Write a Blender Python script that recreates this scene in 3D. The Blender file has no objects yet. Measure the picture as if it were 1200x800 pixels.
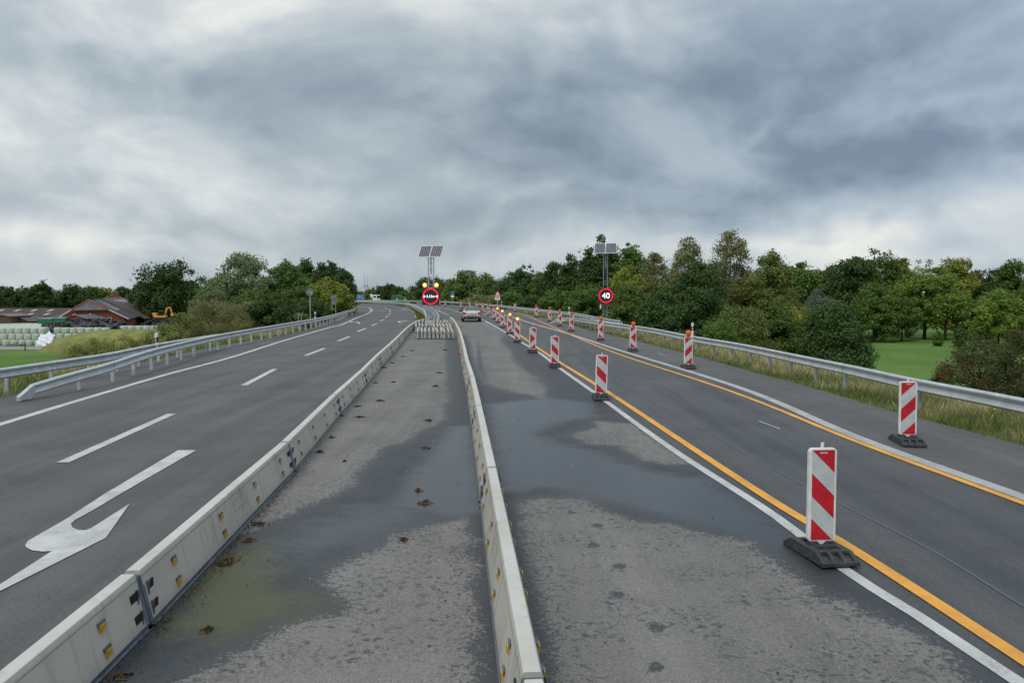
import bpy, math, random
import numpy as np
from math import radians as R, sin, cos, tan, pi, atan2, hypot, sqrt, exp
from mathutils import Vector, Matrix
random.seed(7)
C = bpy.context.scene.collection
scn = bpy.context.scene

# ------------------------------------------------------------------ camera
H = 2.8; F = 933.0; PITCH = math.atan(58 / F)
cam_d = bpy.data.cameras.new('camera'); cam = bpy.data.objects.new('camera', cam_d); C.objects.link(cam)
cam_d.sensor_width = 36; cam_d.lens = 36 * F / 1200; cam_d.clip_start = 0.1; cam_d.clip_end = 20000
cam.location = (0, 0, H); cam.rotation_euler = (pi / 2 - PITCH, 0, 0)
scn.camera = cam

# ------------------------------------------------------------------ light, exposure
scn.view_settings.view_transform = 'Standard'; scn.view_settings.look = 'None'
scn.view_settings.gamma = 1; scn.view_settings.exposure = 0.22
SUN_EL, SUN_AZ = R(48), R(-150)      # azimuth from +Y towards +X: behind the camera, to the left
world = bpy.data.worlds.new('World'); scn.world = world; world.use_nodes = True
sun_d = bpy.data.lights.new('sun', 'SUN'); sun = bpy.data.objects.new('sun', sun_d); C.objects.link(sun)
sun_d.energy = 1.2; sun_d.angle = R(16); sun_d.color = (1, .96, .9)
sdir = Vector((sin(SUN_AZ) * cos(SUN_EL), cos(SUN_AZ) * cos(SUN_EL), sin(SUN_EL)))
sun.rotation_euler = sdir.to_track_quat('Z', 'Y').to_euler()

class NT:
    """tiny node helper"""
    def __init__(s, tree): s.t = tree; s.n = tree.nodes; s.l = tree.links
    def new(s, ty, **kw):
        n = s.n.new(ty)
        for k, v in kw.items(): setattr(n, k, v)
        return n
    def put(s, sock, v):
        if isinstance(v, bpy.types.NodeSocket): s.l.new(v, sock)
        elif v is not None:
            if isinstance(v, (tuple, list)) and len(v) == 3 and sock.type == 'RGBA': v = (*v, 1)
            sock.default_value = v
    def m(s, op, a, b=None, c=None, clamp=False):
        n = s.new('ShaderNodeMath', operation=op, use_clamp=clamp)
        s.put(n.inputs[0], a)
        if b is not None: s.put(n.inputs[1], b)
        if c is not None: s.put(n.inputs[2], c)
        return n.outputs[0]
    def vm(s, op, a, b=None):
        n = s.new('ShaderNodeVectorMath', operation=op); s.put(n.inputs[0], a)
        if b is not None: s.put(n.inputs[1], b)
        return n.outputs[0]
    def mix(s, f, a, b):
        n = s.new('ShaderNodeMix', data_type='RGBA'); s.put(n.inputs[0], f); s.put(n.inputs[6], a); s.put(n.inputs[7], b)
        return n.outputs[2]
    def noise(s, vec, scale, detail=3, rough=.55, dist=0, out=0):
        n = s.new('ShaderNodeTexNoise'); s.put(n.inputs['Vector'], vec)
        n.inputs['Scale'].default_value = scale; n.inputs['Detail'].default_value = detail
        n.inputs['Roughness'].default_value = rough; n.inputs['Distortion'].default_value = dist
        return n.outputs[out]
    def ss(s, v, a, b):
        n = s.new('ShaderNodeMapRange', interpolation_type='SMOOTHSTEP'); s.put(n.inputs[0], v)
        n.inputs[1].default_value = a; n.inputs[2].default_value = b
        return n.outputs[0]
    def lr(s, v, a, b, c, d):
        n = s.new('ShaderNodeMapRange'); s.put(n.inputs[0], v)
        for i, x in enumerate((a, b, c, d)): n.inputs[i + 1].default_value = x
        return n.outputs[0]

def build_world():
    w = NT(world.node_tree); w.n.clear()
    out = w.new('ShaderNodeOutputWorld'); bg = w.new('ShaderNodeBackground'); w.l.new(bg.outputs[0], out.inputs[0])
    sky = w.new('ShaderNodeTexSky', sky_type='NISHITA', sun_disc=False)
    sky.sun_elevation = SUN_EL; sky.sun_rotation = SUN_AZ; sky.dust_density = 2
    tc = w.new('ShaderNodeTexCoord'); d = tc.outputs['Generated']
    sp = w.new('ShaderNodeSeparateXYZ'); w.l.new(d, sp.inputs[0])
    x, y, z = sp.outputs
    # cloud-deck coordinates (a flat layer seen in perspective) warped by noise
    zz = w.m('ADD', w.m('MAXIMUM', z, 0), .16)
    cb = w.new('ShaderNodeCombineXYZ')
    w.put(cb.inputs[0], w.m('DIVIDE', x, zz)); w.put(cb.inputs[1], w.m('MULTIPLY', w.m('DIVIDE', y, zz), 1.25)); w.put(cb.inputs[2], w.m('MULTIPLY', z, 1.5))
    P = cb.outputs[0]
    rot = w.new('ShaderNodeVectorRotate', rotation_type='Z_AXIS'); w.put(rot.inputs['Vector'], P); rot.inputs['Angle'].default_value = R(-14)
    P = rot.outputs[0]
    n1 = w.noise(P, .55, 5, .52, .35); n2 = w.noise(P, 1.7, 6, .55, .5)
    st = w.new('ShaderNodeMapping'); w.put(st.inputs[0], d); st.inputs['Scale'].default_value = (1, 1, 1.75); st.inputs['Rotation'].default_value = (0, R(6), 0)
    wn = w.noise(st.outputs[0], 2.0, 3, .5, 0, 1); P3 = w.vm('ADD', st.outputs[0], w.vm('SCALE', wn)); P3.node.inputs[1].links[0].from_node.inputs[3].default_value = .28
    n4 = w.noise(P3, 2.0, 4, .45, 0); n3 = w.noise(P3, 4.8, 6, .52, 0); n5 = w.noise(P3, 13, 6, .52, 0)
    az = w.m('ARCTAN2', x, y); el = w.m('ARCSINE', z)
    wv = w.noise(d, 3.2, 4, .55, 0, 1); ws = w.new('ShaderNodeSeparateXYZ'); w.l.new(wv, ws.inputs[0])
    azw = w.m('ADD', az, w.m('MULTIPLY', w.m('SUBTRACT', ws.outputs[0], .5), .42))
    elw = w.m('ADD', el, w.m('MULTIPLY', w.m('SUBTRACT', ws.outputs[1], .5), .15))
    def blob(ca, ce, ra, re, slope=0):
        da = w.m('SUBTRACT', azw, ca); de = w.m('SUBTRACT', w.m('SUBTRACT', elw, ce), w.m('MULTIPLY', da, slope))
        q = w.m('ADD', w.m('POWER', w.m('ABSOLUTE', w.m('DIVIDE', da, ra)), 2.), w.m('POWER', w.m('ABSOLUTE', w.m('DIVIDE', de, re)), 2.))
        return w.m('EXPONENT', w.m('MULTIPLY', q, -1))
    def add(l):
        r = l[0]
        for q in l[1:]: r = w.m('ADD', r, q)
        return r
    def px(X, Y): return math.atan((X - 600) / F), math.atan((342 - Y) / F)
    dark = []
    for X, Y, ra, re, k, sl in [(740, 125, .36, .075, .42, -.05), (1020, 205, .30, .035, .42, .05), (640, 185, .15, .04, .16, .12),
                                (240, 130, .26, .045, .26, .05), (60, 250, .16, .022, .16, .1), (1120, 110, .18, .06, .14, 0),
                                (300, 262, .2, .018, .10, .08), (540, 262, .14, .022, .08, .0), (850, 235, .3, .02, .2, .06)]:
        a, e = px(X, Y); dark.append(w.m('MULTIPLY', blob(a, e, ra, re, sl), k))
    lite = []
    for X, Y, ra, re, k, sl in [(70, 292, .14, .014, .28, .03), (0, 180, .07, .06, .20, 0), (560, 250, .05, .014, .22, .4), (360, 15, .3, .06, .14, 0), (40, 60, .2, .08, .10, 0),
                                (1000, 268, .35, .014, .22, .03), (250, 222, .12, .022, .18, .1), (700, 292, .5, .022, .15, 0), (480, 215, .16, .022, .16, .25), (1130, 165, .06, .012, .16, .5), (890, 158, .05, .010, .16, .2), (640, 218, .10, .012, .14, .1)]:
        a, e = px(X, Y); lite.append(w.m('MULTIPLY', blob(a, e, ra, re, sl), k))
    def ctr(n, a, b, k): return w.m('MULTIPLY', w.m('SUBTRACT', w.ss(n, a, b), .5), k)
    nz = add([ctr(n4, .36, .64, .26), ctr(n3, .38, .62, .21), ctr(n5, .36, .64, .135), ctr(n1, .3, .7, .04), ctr(n2, .3, .7, .04)])
    v = w.m('ADD', w.m('SUBTRACT', w.m('ADD', nz, .62), add(dark)), add(lite))
    rp = w.new('ShaderNodeValToRGB'); w.put(rp.inputs[0], v); e = rp.color_ramp.elements
    e[0].position = 0.0; e[0].color = (.17, .215, .265, 1)
    e[1].position = 1.0; e[1].color = (.74, .755, .72, 1)
    for p, c in [(.3, (.285, .345, .395)), (.55, (.40, .46, .495)), (.78, (.55, .59, .61))]:
        q = e.new(p); q.color = (*c, 1)
    blue = w.m('MULTIPLY', w.ss(az, -.1, .6), w.ss(v, 1.0, .25))
    col = w.mix(w.m('MULTIPLY', blue, .55), rp.outputs[0], w.vm('MULTIPLY', rp.outputs[0], (.97, 1.03, 1.20)))
    # an overcast deck is brighter overhead than at the horizon
    boost = w.lr(z, .38, .95, 1.0, 1.9)
    sc = w.new('ShaderNodeVectorMath', operation='SCALE'); w.put(sc.inputs[0], col); w.put(sc.inputs[3], boost)
    nish = w.new('ShaderNodeVectorMath', operation='SCALE'); w.put(nish.inputs[0], sky.outputs[0]); nish.inputs[3].default_value = .1
    fin = w.mix(.93, nish.outputs[0], sc.outputs[0])
    w.put(bg.inputs[0], fin); bg.inputs[1].default_value = 1.0
    # keep the node's colour at full weight
build_world()

# ------------------------------------------------------------------ projection helpers (real ground positions read off the photograph)
SP, CP = sin(PITCH), cos(PITCH)
def ray(px, py):
    a, b = (px - 600) / F, (400 - py) / F
    return Vector((a, CP + b * SP, -SP + b * CP))
def W(px, py, z=0.0):
    d = ray(px, py); t = (z - H) / d.z
    return Vector((d.x * t, d.y * t, z))
def AT(px, py, Y):
    d = ray(px, py); t = Y / d.y
    return Vector((d.x * t, Y, H + d.z * t))
def smooth(pts, step=1.0):
    """Catmull-Rom through 3-D points, resampled at about equal steps"""
    P = [Vector(p) for p in pts]
    P = [P[0] * 2 - P[1]] + P + [P[-1] * 2 - P[-2]]
    dense = []
    for i in range(1, len(P) - 2):
        n = max(4, int((P[i + 1] - P[i]).length / .25)); n = min(n, 200)
        for k in range(n):
            t = k / n; a, b, c, d = P[i - 1], P[i], P[i + 1], P[i + 2]
            dense.append(.5 * ((2 * b) + (-a + c) * t + (2 * a - 5 * b + 4 * c - d) * t * t + (-a + 3 * b - 3 * c + d) * t ** 3))
    dense.append(P[-2])
    return resample(dense, step)
def resample(pts, step):
    out = [pts[0].copy()]; acc = 0
    for a, b in zip(pts, pts[1:]):
        L = (b - a).length
        while L > 1e-9 and acc + L >= step:
            t = (step - acc) / L; a = a.lerp(b, t); out.append(a.copy()); L = (b - a).length; acc = 0
        acc += L
    if (out[-1] - pts[-1]).length > step * .3: out.append(pts[-1].copy())
    return out
def xy(p): return (p[0], p[1])

# ------------------------------------------------------------------ mesh builder
class MB:
    def __init__(s): s.v = []; s.f = []; s.mi = []; s.mats = []
    def mat(s, m):
        if m not in s.mats: s.mats.append(m)
        return s.mats.index(m)
    def add(s, vs, fs, m):
        o = len(s.v); i = s.mat(m); s.v += [tuple(v) for v in vs]
        for f in fs: s.f.append([o + k for k in f]); s.mi.append(i)
    def box(s, c, size, m, rot=None, taper=None):
        x, y, z = [q / 2 for q in size]; tx, ty = taper or (1, 1)
        vs = [(-x, -y, -z), (x, -y, -z), (x, y, -z), (-x, y, -z), (-x * tx, -y * ty, z), (x * tx, -y * ty, z), (x * tx, y * ty, z), (-x * tx, y * ty, z)]
        M = (rot if rot is not None else Matrix.Identity(3))
        vs = [M @ Vector(v) + Vector(c) for v in vs]
        s.add(vs, [(0, 3, 2, 1), (4, 5, 6, 7), (0, 1, 5, 4), (1, 2, 6, 5), (2, 3, 7, 6), (3, 0, 4, 7)], m)
    def bar(s, a, b, w, m, h=None, n=0):
        """square (n=0) or round bar from a to b; w may be (w0, w1)"""
        a, b = Vector(a), Vector(b); d = (b - a); L = d.length
        if L < 1e-6: return
        q = d.to_track_quat('Z', 'Y').to_matrix(); w0, w1 = w if isinstance(w, tuple) else (w, w)
        k = n or 4; vs = []
        for (p, ww) in ((a, w0), (b, w1)):
            for i in range(k):
                t = 2 * pi * (i + .5) / k; r = ww / 2 * (1.414 if not n else 1)
                vs.append(p + q @ Vector((cos(t) * r, sin(t) * r * ((h / w0) if h else 1), 0)))
        fs = [(i, (i + 1) % k, k + (i + 1) % k, k + i) for i in range(k)] + [tuple(range(k - 1, -1, -1)), tuple(range(k, 2 * k))]
        s.add(vs, fs, m)
    def tube(s, pts, rad, m, k=7):
        pts = [Vector(p) for p in pts]; o = []; vs = []
        for i, p in enumerate(pts):
            d = (pts[min(i + 1, len(pts) - 1)] - pts[max(i - 1, 0)]); q = d.to_track_quat('Z', 'Y').to_matrix()
            r = rad[i] if isinstance(rad, (list, tuple)) else rad
            for j in range(k):
                t = 2 * pi * j / k; vs.append(p + q @ Vector((cos(t) * r, sin(t) * r, 0)))
        fs = [(i * k + j, i * k + (j + 1) % k, (i + 1) * k + (j + 1) % k, (i + 1) * k + j) for i in range(len(pts) - 1) for j in range(k)]
        fs += [tuple(range(k - 1, -1, -1)), tuple((len(pts) - 1) * k + j for j in range(k))]
        s.add(vs, fs, m)
    def lathe(s, prof, m, c=(0, 0, 0), k=20, axis='Z'):
        vs = []
        for r, z in prof:
            for j in range(k):
                t = 2 * pi * j / k; p = (cos(t) * r, sin(t) * r, z)
                if axis == 'Y': p = (p[0], z, p[1])
                if axis == 'X': p = (z, p[0], p[1])
                vs.append((p[0] + c[0], p[1] + c[1], p[2] + c[2]))
        n = len(prof)
        fs = [(i * k + j, i * k + (j + 1) % k, (i + 1) * k + (j + 1) % k, (i + 1) * k + j) for i in range(n - 1) for j in range(k)]
        fs += [tuple(range(k - 1, -1, -1)), tuple((n - 1) * k + j for j in range(k))]
        s.add(vs, fs, m)
    def prism(s, poly, a, b, m, plane='XZ'):
        """extrude a polygon; plane XZ extrudes along Y, YZ along X, XY along Z"""
        def P(u, v, w): return {'XZ': (u, w, v), 'YZ': (w, u, v), 'XY': (u, v, w)}[plane]
        n = len(poly); vs = [P(u, v, a) for u, v in poly] + [P(u, v, b) for u, v in poly]
        s.add(vs, [tuple(range(n)), tuple(range(2 * n - 1, n - 1, -1))] + [(i, n + i, n + (i + 1) % n, (i + 1) % n) for i in range(n)], m)
    def sweep(s, path, prof, m, closed=False, side=1):
        """prof: (offset to the side, z) swept along a plan path"""
        k = len(prof); vs = []
        for i, p in enumerate(path):
            d = (path[min(i + 1, len(path) - 1)] - path[max(i - 1, 0)]); d.z = 0; d.normalize(); nrm = Vector((d.y, -d.x, 0)) * side
            for o, z in prof: vs.append(p + nrm * o + Vector((0, 0, z)))
        kk = k if closed else k - 1
        fs = [(i * k + j, i * k + (j + 1) % k, (i + 1) * k + (j + 1) % k, (i + 1) * k + j) for i in range(len(path) - 1) for j in range(kk)]
        if closed: fs += [tuple(range(k)), tuple((len(path) - 1) * k + j for j in range(k - 1, -1, -1))]
        s.add(vs, fs, m)
    def build(s, name, parent=None, smooth_=False, normals=True):
        me = bpy.data.meshes.new(name); me.from_pydata(s.v, [], s.f)
        for m in s.mats: me.materials.append(m)
        if len(s.mats) > 1: me.polygons.foreach_set('material_index', s.mi)
        if normals:
            import bmesh
            b = bmesh.new(); b.from_mesh(me); bmesh.ops.recalc_face_normals(b, faces=b.faces); b.to_mesh(me); b.free()
        if smooth_:
            for p in me.polygons: p.use_smooth = True
        me.update()
        o = bpy.data.objects.new(name, me); C.objects.link(o); o.parent = parent
        return o
def bevel(o, w=.006, seg=2, angle=40):
    md = o.modifiers.new('bevel', 'BEVEL'); md.width = w; md.segments = seg; md.limit_method = 'ANGLE'; md.angle_limit = R(angle); return o
def tag(o, label=None, cat=None, group=None, kind=None):
    if label: o['label'] = label
    if cat: o['category'] = cat
    if group: o['group'] = group
    if kind: o['kind'] = kind
    return o
def thing(name, label, cat, loc=(0, 0, 0), rz=0, group=None):
    o = bpy.data.objects.new(name, None); C.objects.link(o); o.location = loc; o.rotation_euler = (0, 0, rz); o.empty_display_size = .2
    return tag(o, label, cat, group)
KIDS = {}
def copy_tree(o, parent=None):
    c = o.copy(); C.objects.link(c); c.parent = parent
    for ch in [q for q in ALLKIDS(o)]: copy_tree(ch, c)
    return c
def ALLKIDS(o): return list(o.children)

# ------------------------------------------------------------------ materials
def mat(name, col=(.5, .5, .5), rough=.6, metal=0, spec=.5, var=0, vscale=4, bump=0, bscale=40, emit=None, estr=0, obj_coord=True, coat=0):
    m = bpy.data.materials.new(name); m.use_nodes = True; t = NT(m.node_tree)
    p = t.n['Principled BSDF']; p.inputs['Base Color'].default_value = (*col, 1)
    p.inputs['Roughness'].default_value = rough; p.inputs['Metallic'].default_value = metal; p.inputs['Specular IOR Level'].default_value = spec
    if coat: p.inputs['Coat Weight'].default_value = coat
    tc = t.new('ShaderNodeTexCoord'); v = tc.outputs['Object']
    if var:
        n = t.noise(v, vscale, 5, .62)
        c = t.mix(t.ss(n, .3, .72), tuple(x * (1 - var) for x in col), tuple(min(1, x * (1 + var)) for x in col)); t.put(p.inputs['Base Color'], c)
        t.put(p.inputs['Roughness'], t.lr(n, .3, .7, max(.02, rough - .08), min(1, rough + .08)))
    if bump:
        b = t.new('ShaderNodeBump'); b.inputs['Strength'].default_value = bump; b.inputs['Distance'].default_value = .01
        t.put(b.inputs['Height'], t.noise(v, bscale, 4)); t.l.new(b.outputs[0], p.inputs['Normal'])
    if emit: p.inputs['Emission Color'].default_value = (*emit, 1); p.inputs['Emission Strength'].default_value = estr
    return m
M = {}
M['galv'] = mat('galvanised_steel', (.50, .525, .535), .42, .55, .5, .13, 3, .08, 60)
M['galv_dark'] = mat('weathered_steel', (.24, .27, .30), .5, .5, .5, .2, 5, .1, 60)
M['steel_foot'] = mat('barrier_steel', (.13, .155, .19), .5, .5, .5, .25, 6)
M['black'] = mat('black_plastic', (.012, .012, .014), .5)
M['dark'] = mat('dark_opening', (.006, .006, .006), .9)
M['rubber'] = mat('recycled_rubber', (.046, .047, .049), .75, 0, .4, .35, 14, .4, 90)
M['white_plastic'] = mat('white_plastic', (.66, .665, .65), .4, 0, .5, .13, 5)
M['refl_white'] = mat('reflective_white_sheeting', (.46, .50, .505), .3, 0, .5, .10, 9)
M['refl_red'] = mat('reflective_red_sheeting', (.47, .012, .022), .3, 0, .5, .12, 10)
M['sticker'] = mat('pale_sticker', (.62, .5, .5), .5)
M['litter_dark'] = mat('amber_seam', (.25, .10, .01), .5)
M['seam'] = mat('concrete_seam', (.20, .19, .17), .9)
M['amber'] = mat('amber_reflector', (.52, .28, .015), .25, 0, .6, .2, 30)
M['lens_orange'] = mat('orange_lens', (.75, .13, .01), .18, 0, .6)
M['lamp_case'] = mat('red_orange_lamp_case', (.62, .045, .01), .35)
M['lens_lit'] = mat('lit_amber_lens', (.9, .45, .03), .3, emit=(1, .40, .02), estr=1.25)
M['lens_core'] = mat('lit_lamp_core', (1, .9, .5), .3, emit=(1, .62, .12), estr=3)
M['flash_lit'] = mat('lit_flasher_lens', (1, .6, .1), .3, emit=(1, .22, .008), estr=2.2)
M['flash_core'] = mat('lit_flasher_core', (1, .9, .5), .3, emit=(1, .62, .16), estr=9)
M['led_red'] = mat('red_leds', (.12, .003, .006), .5, emit=(1, .004, .03), estr=.9)
M['led_white'] = mat('white_leds', (.9, .9, .95), .4, emit=(.9, .9, 1), estr=1.1)
M['sign_black'] = mat('sign_face_black', (.022, .018, .022), .45)
M['solar'] = mat('solar_cell', (.085, .078, .095), .3, .1, .5, .1, 3)
M['alu'] = mat('aluminium_frame', (.62, .64, .66), .35, .6)
M['sign_white'] = mat('sign_white', (.75, .76, .76), .4)
M['sign_blue'] = mat('sign_blue', (.01, .13, .48), .4)
M['sign_red'] = mat('sign_red', (.55, .02, .02), .4)
M['sign_back'] = mat('sign_back_grey', (.17, .19, .21), .5, .4)

def streaks(name, col, dirt, rough=.75, bump=.3):
    """concrete: fine grain, vertical streaks, blotches"""
    m = bpy.data.materials.new(name); m.use_nodes = True; t = NT(m.node_tree); p = t.n['Principled BSDF']
    g = t.new('ShaderNodeNewGeometry'); pos = g.outputs['Position']
    a = t.noise(pos, 1.3, 5, .6); b = t.noise(pos, 60, 3, .6)
    sc = t.new('ShaderNodeMapping'); t.put(sc.inputs[0], pos); sc.inputs['Scale'].default_value = (5, 5, .6)
    s_ = t.noise(sc.outputs[0], 1.6, 4, .6)
    f = t.m('ADD', t.m('MULTIPLY', t.ss(a, .35, .75), .45), t.m('MULTIPLY', t.ss(s_, .5, .75), .5), clamp=True)
    c = t.mix(f, col, dirt); sz = t.new('ShaderNodeSeparateXYZ'); t.put(sz.inputs[0], pos); sp_ = t.ss(t.m('ADD', sz.outputs[2], t.m('MULTIPLY', t.m('SUBTRACT', t.noise(pos, 7, 5, .7), .5), .22)), .17, .03); c = t.mix(t.m('MULTIPLY', sp_, .30), c, (.15, .14, .115)); c = t.mix(t.ss(b, .62, .75), c, tuple(x * .72 for x in col)); t.put(p.inputs['Base Color'], c)
    p.inputs['Roughness'].default_value = rough
    bp = t.new('ShaderNodeBump'); bp.inputs['Strength'].default_value = bump; bp.inputs['Distance'].default_value = .004
    t.put(bp.inputs['Height'], b); t.l.new(bp.outputs[0], p.inputs['Normal'])
    return m
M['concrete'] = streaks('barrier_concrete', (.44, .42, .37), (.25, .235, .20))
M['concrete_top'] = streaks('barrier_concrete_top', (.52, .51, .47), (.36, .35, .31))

def base_dark(b): return tuple(x * .55 for x in b)
def asphalt(name, base, worn, rough=.62, attr=False, speck=.0):
    m = bpy.data.materials.new(name); m.use_nodes = True; t = NT(m.node_tree); p = t.n['Principled BSDF']
    g = t.new('ShaderNodeNewGeometry'); pos = g.outputs['Position']
    mp = t.new('ShaderNodeMapping'); t.put(mp.inputs[0], pos); mp.inputs['Scale'].default_value = (1.5, .055, 1); mp.inputs['Rotation'].default_value = (0, 0, R(-3))
    st = t.noise(mp.outputs[0], .9, 6, .62, .1); big = t.noise(pos, .35, 5, .6); fine = t.noise(pos, 70, 3, .7); mid = t.noise(pos, 9, 5, .7)
    f = t.m('ADD', t.m('MULTIPLY', t.ss(st, .38, .62), .65), t.m('MULTIPLY', t.ss(big, .35, .65), .35))
    c = t.mix(f, base, worn)
    gr = t.m('MULTIPLY', t.lr(fine, .3, .7, .6, 1.4), t.lr(t.noise(pos, 24, 3, .7), .3, .7, .84, 1.16)); sc = t.new('ShaderNodeVectorMath', operation='SCALE'); t.put(sc.inputs[0], c); t.put(sc.inputs[3], gr); c = sc.outputs[0]
    spk = t.ss(t.m('ADD', t.m('MULTIPLY', mid, .7), t.m('MULTIPLY', fine, .3)), .60, .66)
    if speck: c = t.mix(t.m('MULTIPLY', spk, speck), c, tuple(x * .35 for x in base))
    pt = t.ss(t.noise(pos, .8, 6, .75, .4), .55, .62); pt2 = t.ss(t.m('ADD', t.m('MULTIPLY', t.noise(pos, 28, 3, .7), .55), t.m('MULTIPLY', t.noise(pos, .55, 4, .6), .45)), .505, .57)
    c = t.mix(t.m('MULTIPLY', pt, .16), c, base_dark(base)); c = t.mix(t.m('MULTIPLY', pt2, .42), c, base_dark(base))
    ro = rough; bstr = .35
    if attr:
        def A(n): q = t.new('ShaderNodeAttribute'); q.attribute_name = n; return q.outputs['Fac']
        wet, pud, alg = A('wet'), A('puddle'), A('algae')
        n1 = t.noise(pos, 2.2, 6, .68); n2 = t.noise(pos, 14, 5, .75)
        mp2 = t.new('ShaderNodeMapping'); t.put(mp2.inputs[0], pos); mp2.inputs['Scale'].default_value = (1, 1.3, 1)
        n5 = t.noise(pos, 42, 4, .7)
        nn = t.m('ADD', t.m('ADD', t.m('MULTIPLY', t.m('SUBTRACT', n1, .5), .62), t.m('MULTIPLY', t.m('SUBTRACT', n2, .5), .85)), t.m('MULTIPLY', t.m('SUBTRACT', n5, .5), .45))
        wv = t.m('ADD', wet, nn)
        wm = t.m('ADD', t.m('MULTIPLY', t.ss(wv, -.02, .05), .80), t.m('MULTIPLY', t.ss(wv, -.05, .40), .20))
        # a few isolated damp specks in the dry asphalt
        spots = t.m('MULTIPLY', t.ss(t.noise(pos, 13, 5, .72, .4), .535, .575), t.ss(t.m('ADD', t.noise(pos, 1.3, 3, .5), t.m('MULTIPLY', t.ss(wet, -.55, 0.0), .16)), .46, .58))
        wm = t.m('MAXIMUM', wm, t.m('MULTIPLY', spots, .75))
        gb = t.mix(t.ss(n1, .3, .7), (.020, .0235, .028), (.036, .041, .047))
        sc2 = t.new('ShaderNodeVectorMath', operation='SCALE'); t.put(sc2.inputs[0], gb); t.put(sc2.inputs[3], t.lr(fine, .3, .7, .7, 1.3)); gb = sc2.outputs[0]
        c = t.mix(wm, c, gb)
        am = t.m('MULTIPLY', t.ss(t.m('ADD', alg, t.m('MULTIPLY', nn, .9)), -.25, .35), .78)
        c = t.mix(am, c, t.mix(n2, (.048, .056, .020), (.095, .098, .038)))
        pm = t.ss(t.m('ADD', pud, t.m('MULTIPLY', nn, .6)), -.32, .32)
        c = t.mix(t.m('MULTIPLY', pm, .7), c, (.032, .040, .046))
        ro = t.m('SUBTRACT', t.m('SUBTRACT', rough, t.m('MULTIPLY', wm, .20)), t.m('MULTIPLY', pm, .30))
        bs = t.m('SUBTRACT', .35, t.m('MULTIPLY', pm, .34))
    t.put(p.inputs['Base Color'], c); t.put(p.inputs['Roughness'], ro); p.inputs['Specular IOR Level'].default_value = .4
    b = t.new('ShaderNodeBump'); b.inputs['Distance'].default_value = .004; t.put(b.inputs['Strength'], bs if attr else bstr)
    t.put(b.inputs['Height'], fine); t.l.new(b.outputs[0], p.inputs['Normal'])
    return m
M['asphalt_left'] = asphalt('asphalt_carriageway', (.062, .0625, .064), (.104, .102, .100), .68, speck=.5)
M['asphalt_old'] = asphalt('asphalt_weathered', (.140, .132, .122), (.190, .178, .164), .74, attr=True, speck=.45)
M['asphalt_dark'] = asphalt('asphalt_driving_lane', (.036, .038, .043), (.080, .079, .078), .56, speck=.55)
M['asphalt_shoulder'] = asphalt('asphalt_shoulder', (.076, .073, .071), (.108, .103, .099), .72, speck=.3)

def paint(name, col, wear=.5):
    m = bpy.data.materials.new(name); m.use_nodes = True; t = NT(m.node_tree); p = t.n['Principled BSDF']
    g = t.new('ShaderNodeNewGeometry'); pos = g.outputs['Position']
    n = t.m('ADD', t.m('MULTIPLY', t.noise(pos, 55, 3, .7), .6), t.m('MULTIPLY', t.noise(pos, 3, 5, .6), .4))
    c = t.mix(t.m('MULTIPLY', t.ss(n, .50, .64), wear), col, (.13, .13, .13)); c = t.mix(t.ss(t.noise(pos, 1.6, 6, .7), .35, .65), c, t.vm('MULTIPLY', c, (.76, .75, .73)))
    t.put(p.inputs['Base Color'], c); p.inputs['Roughness'].default_value = .6
    return m
M['line_white'] = paint('white_road_paint', (.55, .55, .53)); M['line_yellow'] = paint('yellow_marking_foil', (.78, .36, .04), .14)
M['line_old'] = paint('worn_white_road_paint', (.42, .42, .405), .45)
M['crack'] = mat('crack_sealant', (.088, .10, .118), .45)

# ------------------------------------------------------------------ corridor geometry
Lpx = [(-13.9, -40), (-13.9, -10), (-13.6, 8), (-13.9, 14)]
Ledge = smooth([Vector((x, y, 0)) for x, y in Lpx] + [W(0, 466)] + [W(60, 447), W(182, 421), W(260, 404.5), W(300, 398), W(352, 388), W(387, 376), W(412, 367)] +
               [Vector(p) for p in [(-28.5, 138, 0), (-37, 154, 0), (-50, 163, 0), (-66, 167, 0)]], 2)
Redge = smooth([Vector(p) for p in [(11.2, -40, 0), (10.4, -5, 0), (9.9, 6, 0)]] + [W(1200, 522), W(1100, 496), W(1040, 480), W(940, 451), W(760, 402.5), W(710, 391), W(672, 381.5), W(630, 371), W(605, 365.2), W(560, 359.8)] +
               [Vector(p) for p in [(-12.5, 172, 0), (-24, 190, 0), (-42, 201, 0), (-64, 206, 0)]], 2)
def clean(path):
    out = [path[0]]
    for p in path[1:]:
        if (p - out[-1]).length > .5: out.append(p)
    return out
def sample_n(path, n):
    L = [0]
    for a, b in zip(path, path[1:]): L.append(L[-1] + (b - a).length)
    return L
def at_frac(path, L, u):
    s = u * L[-1]
    i = int(np.searchsorted(L, s)); i = min(max(i, 1), len(path) - 1)
    t = (s - L[i - 1]) / max(1e-9, L[i] - L[i - 1]); return path[i - 1].lerp(path[i], t)
CORR = np.array([xy(p) for p in Ledge] + [xy(p) for p in reversed(Redge)])
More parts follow.
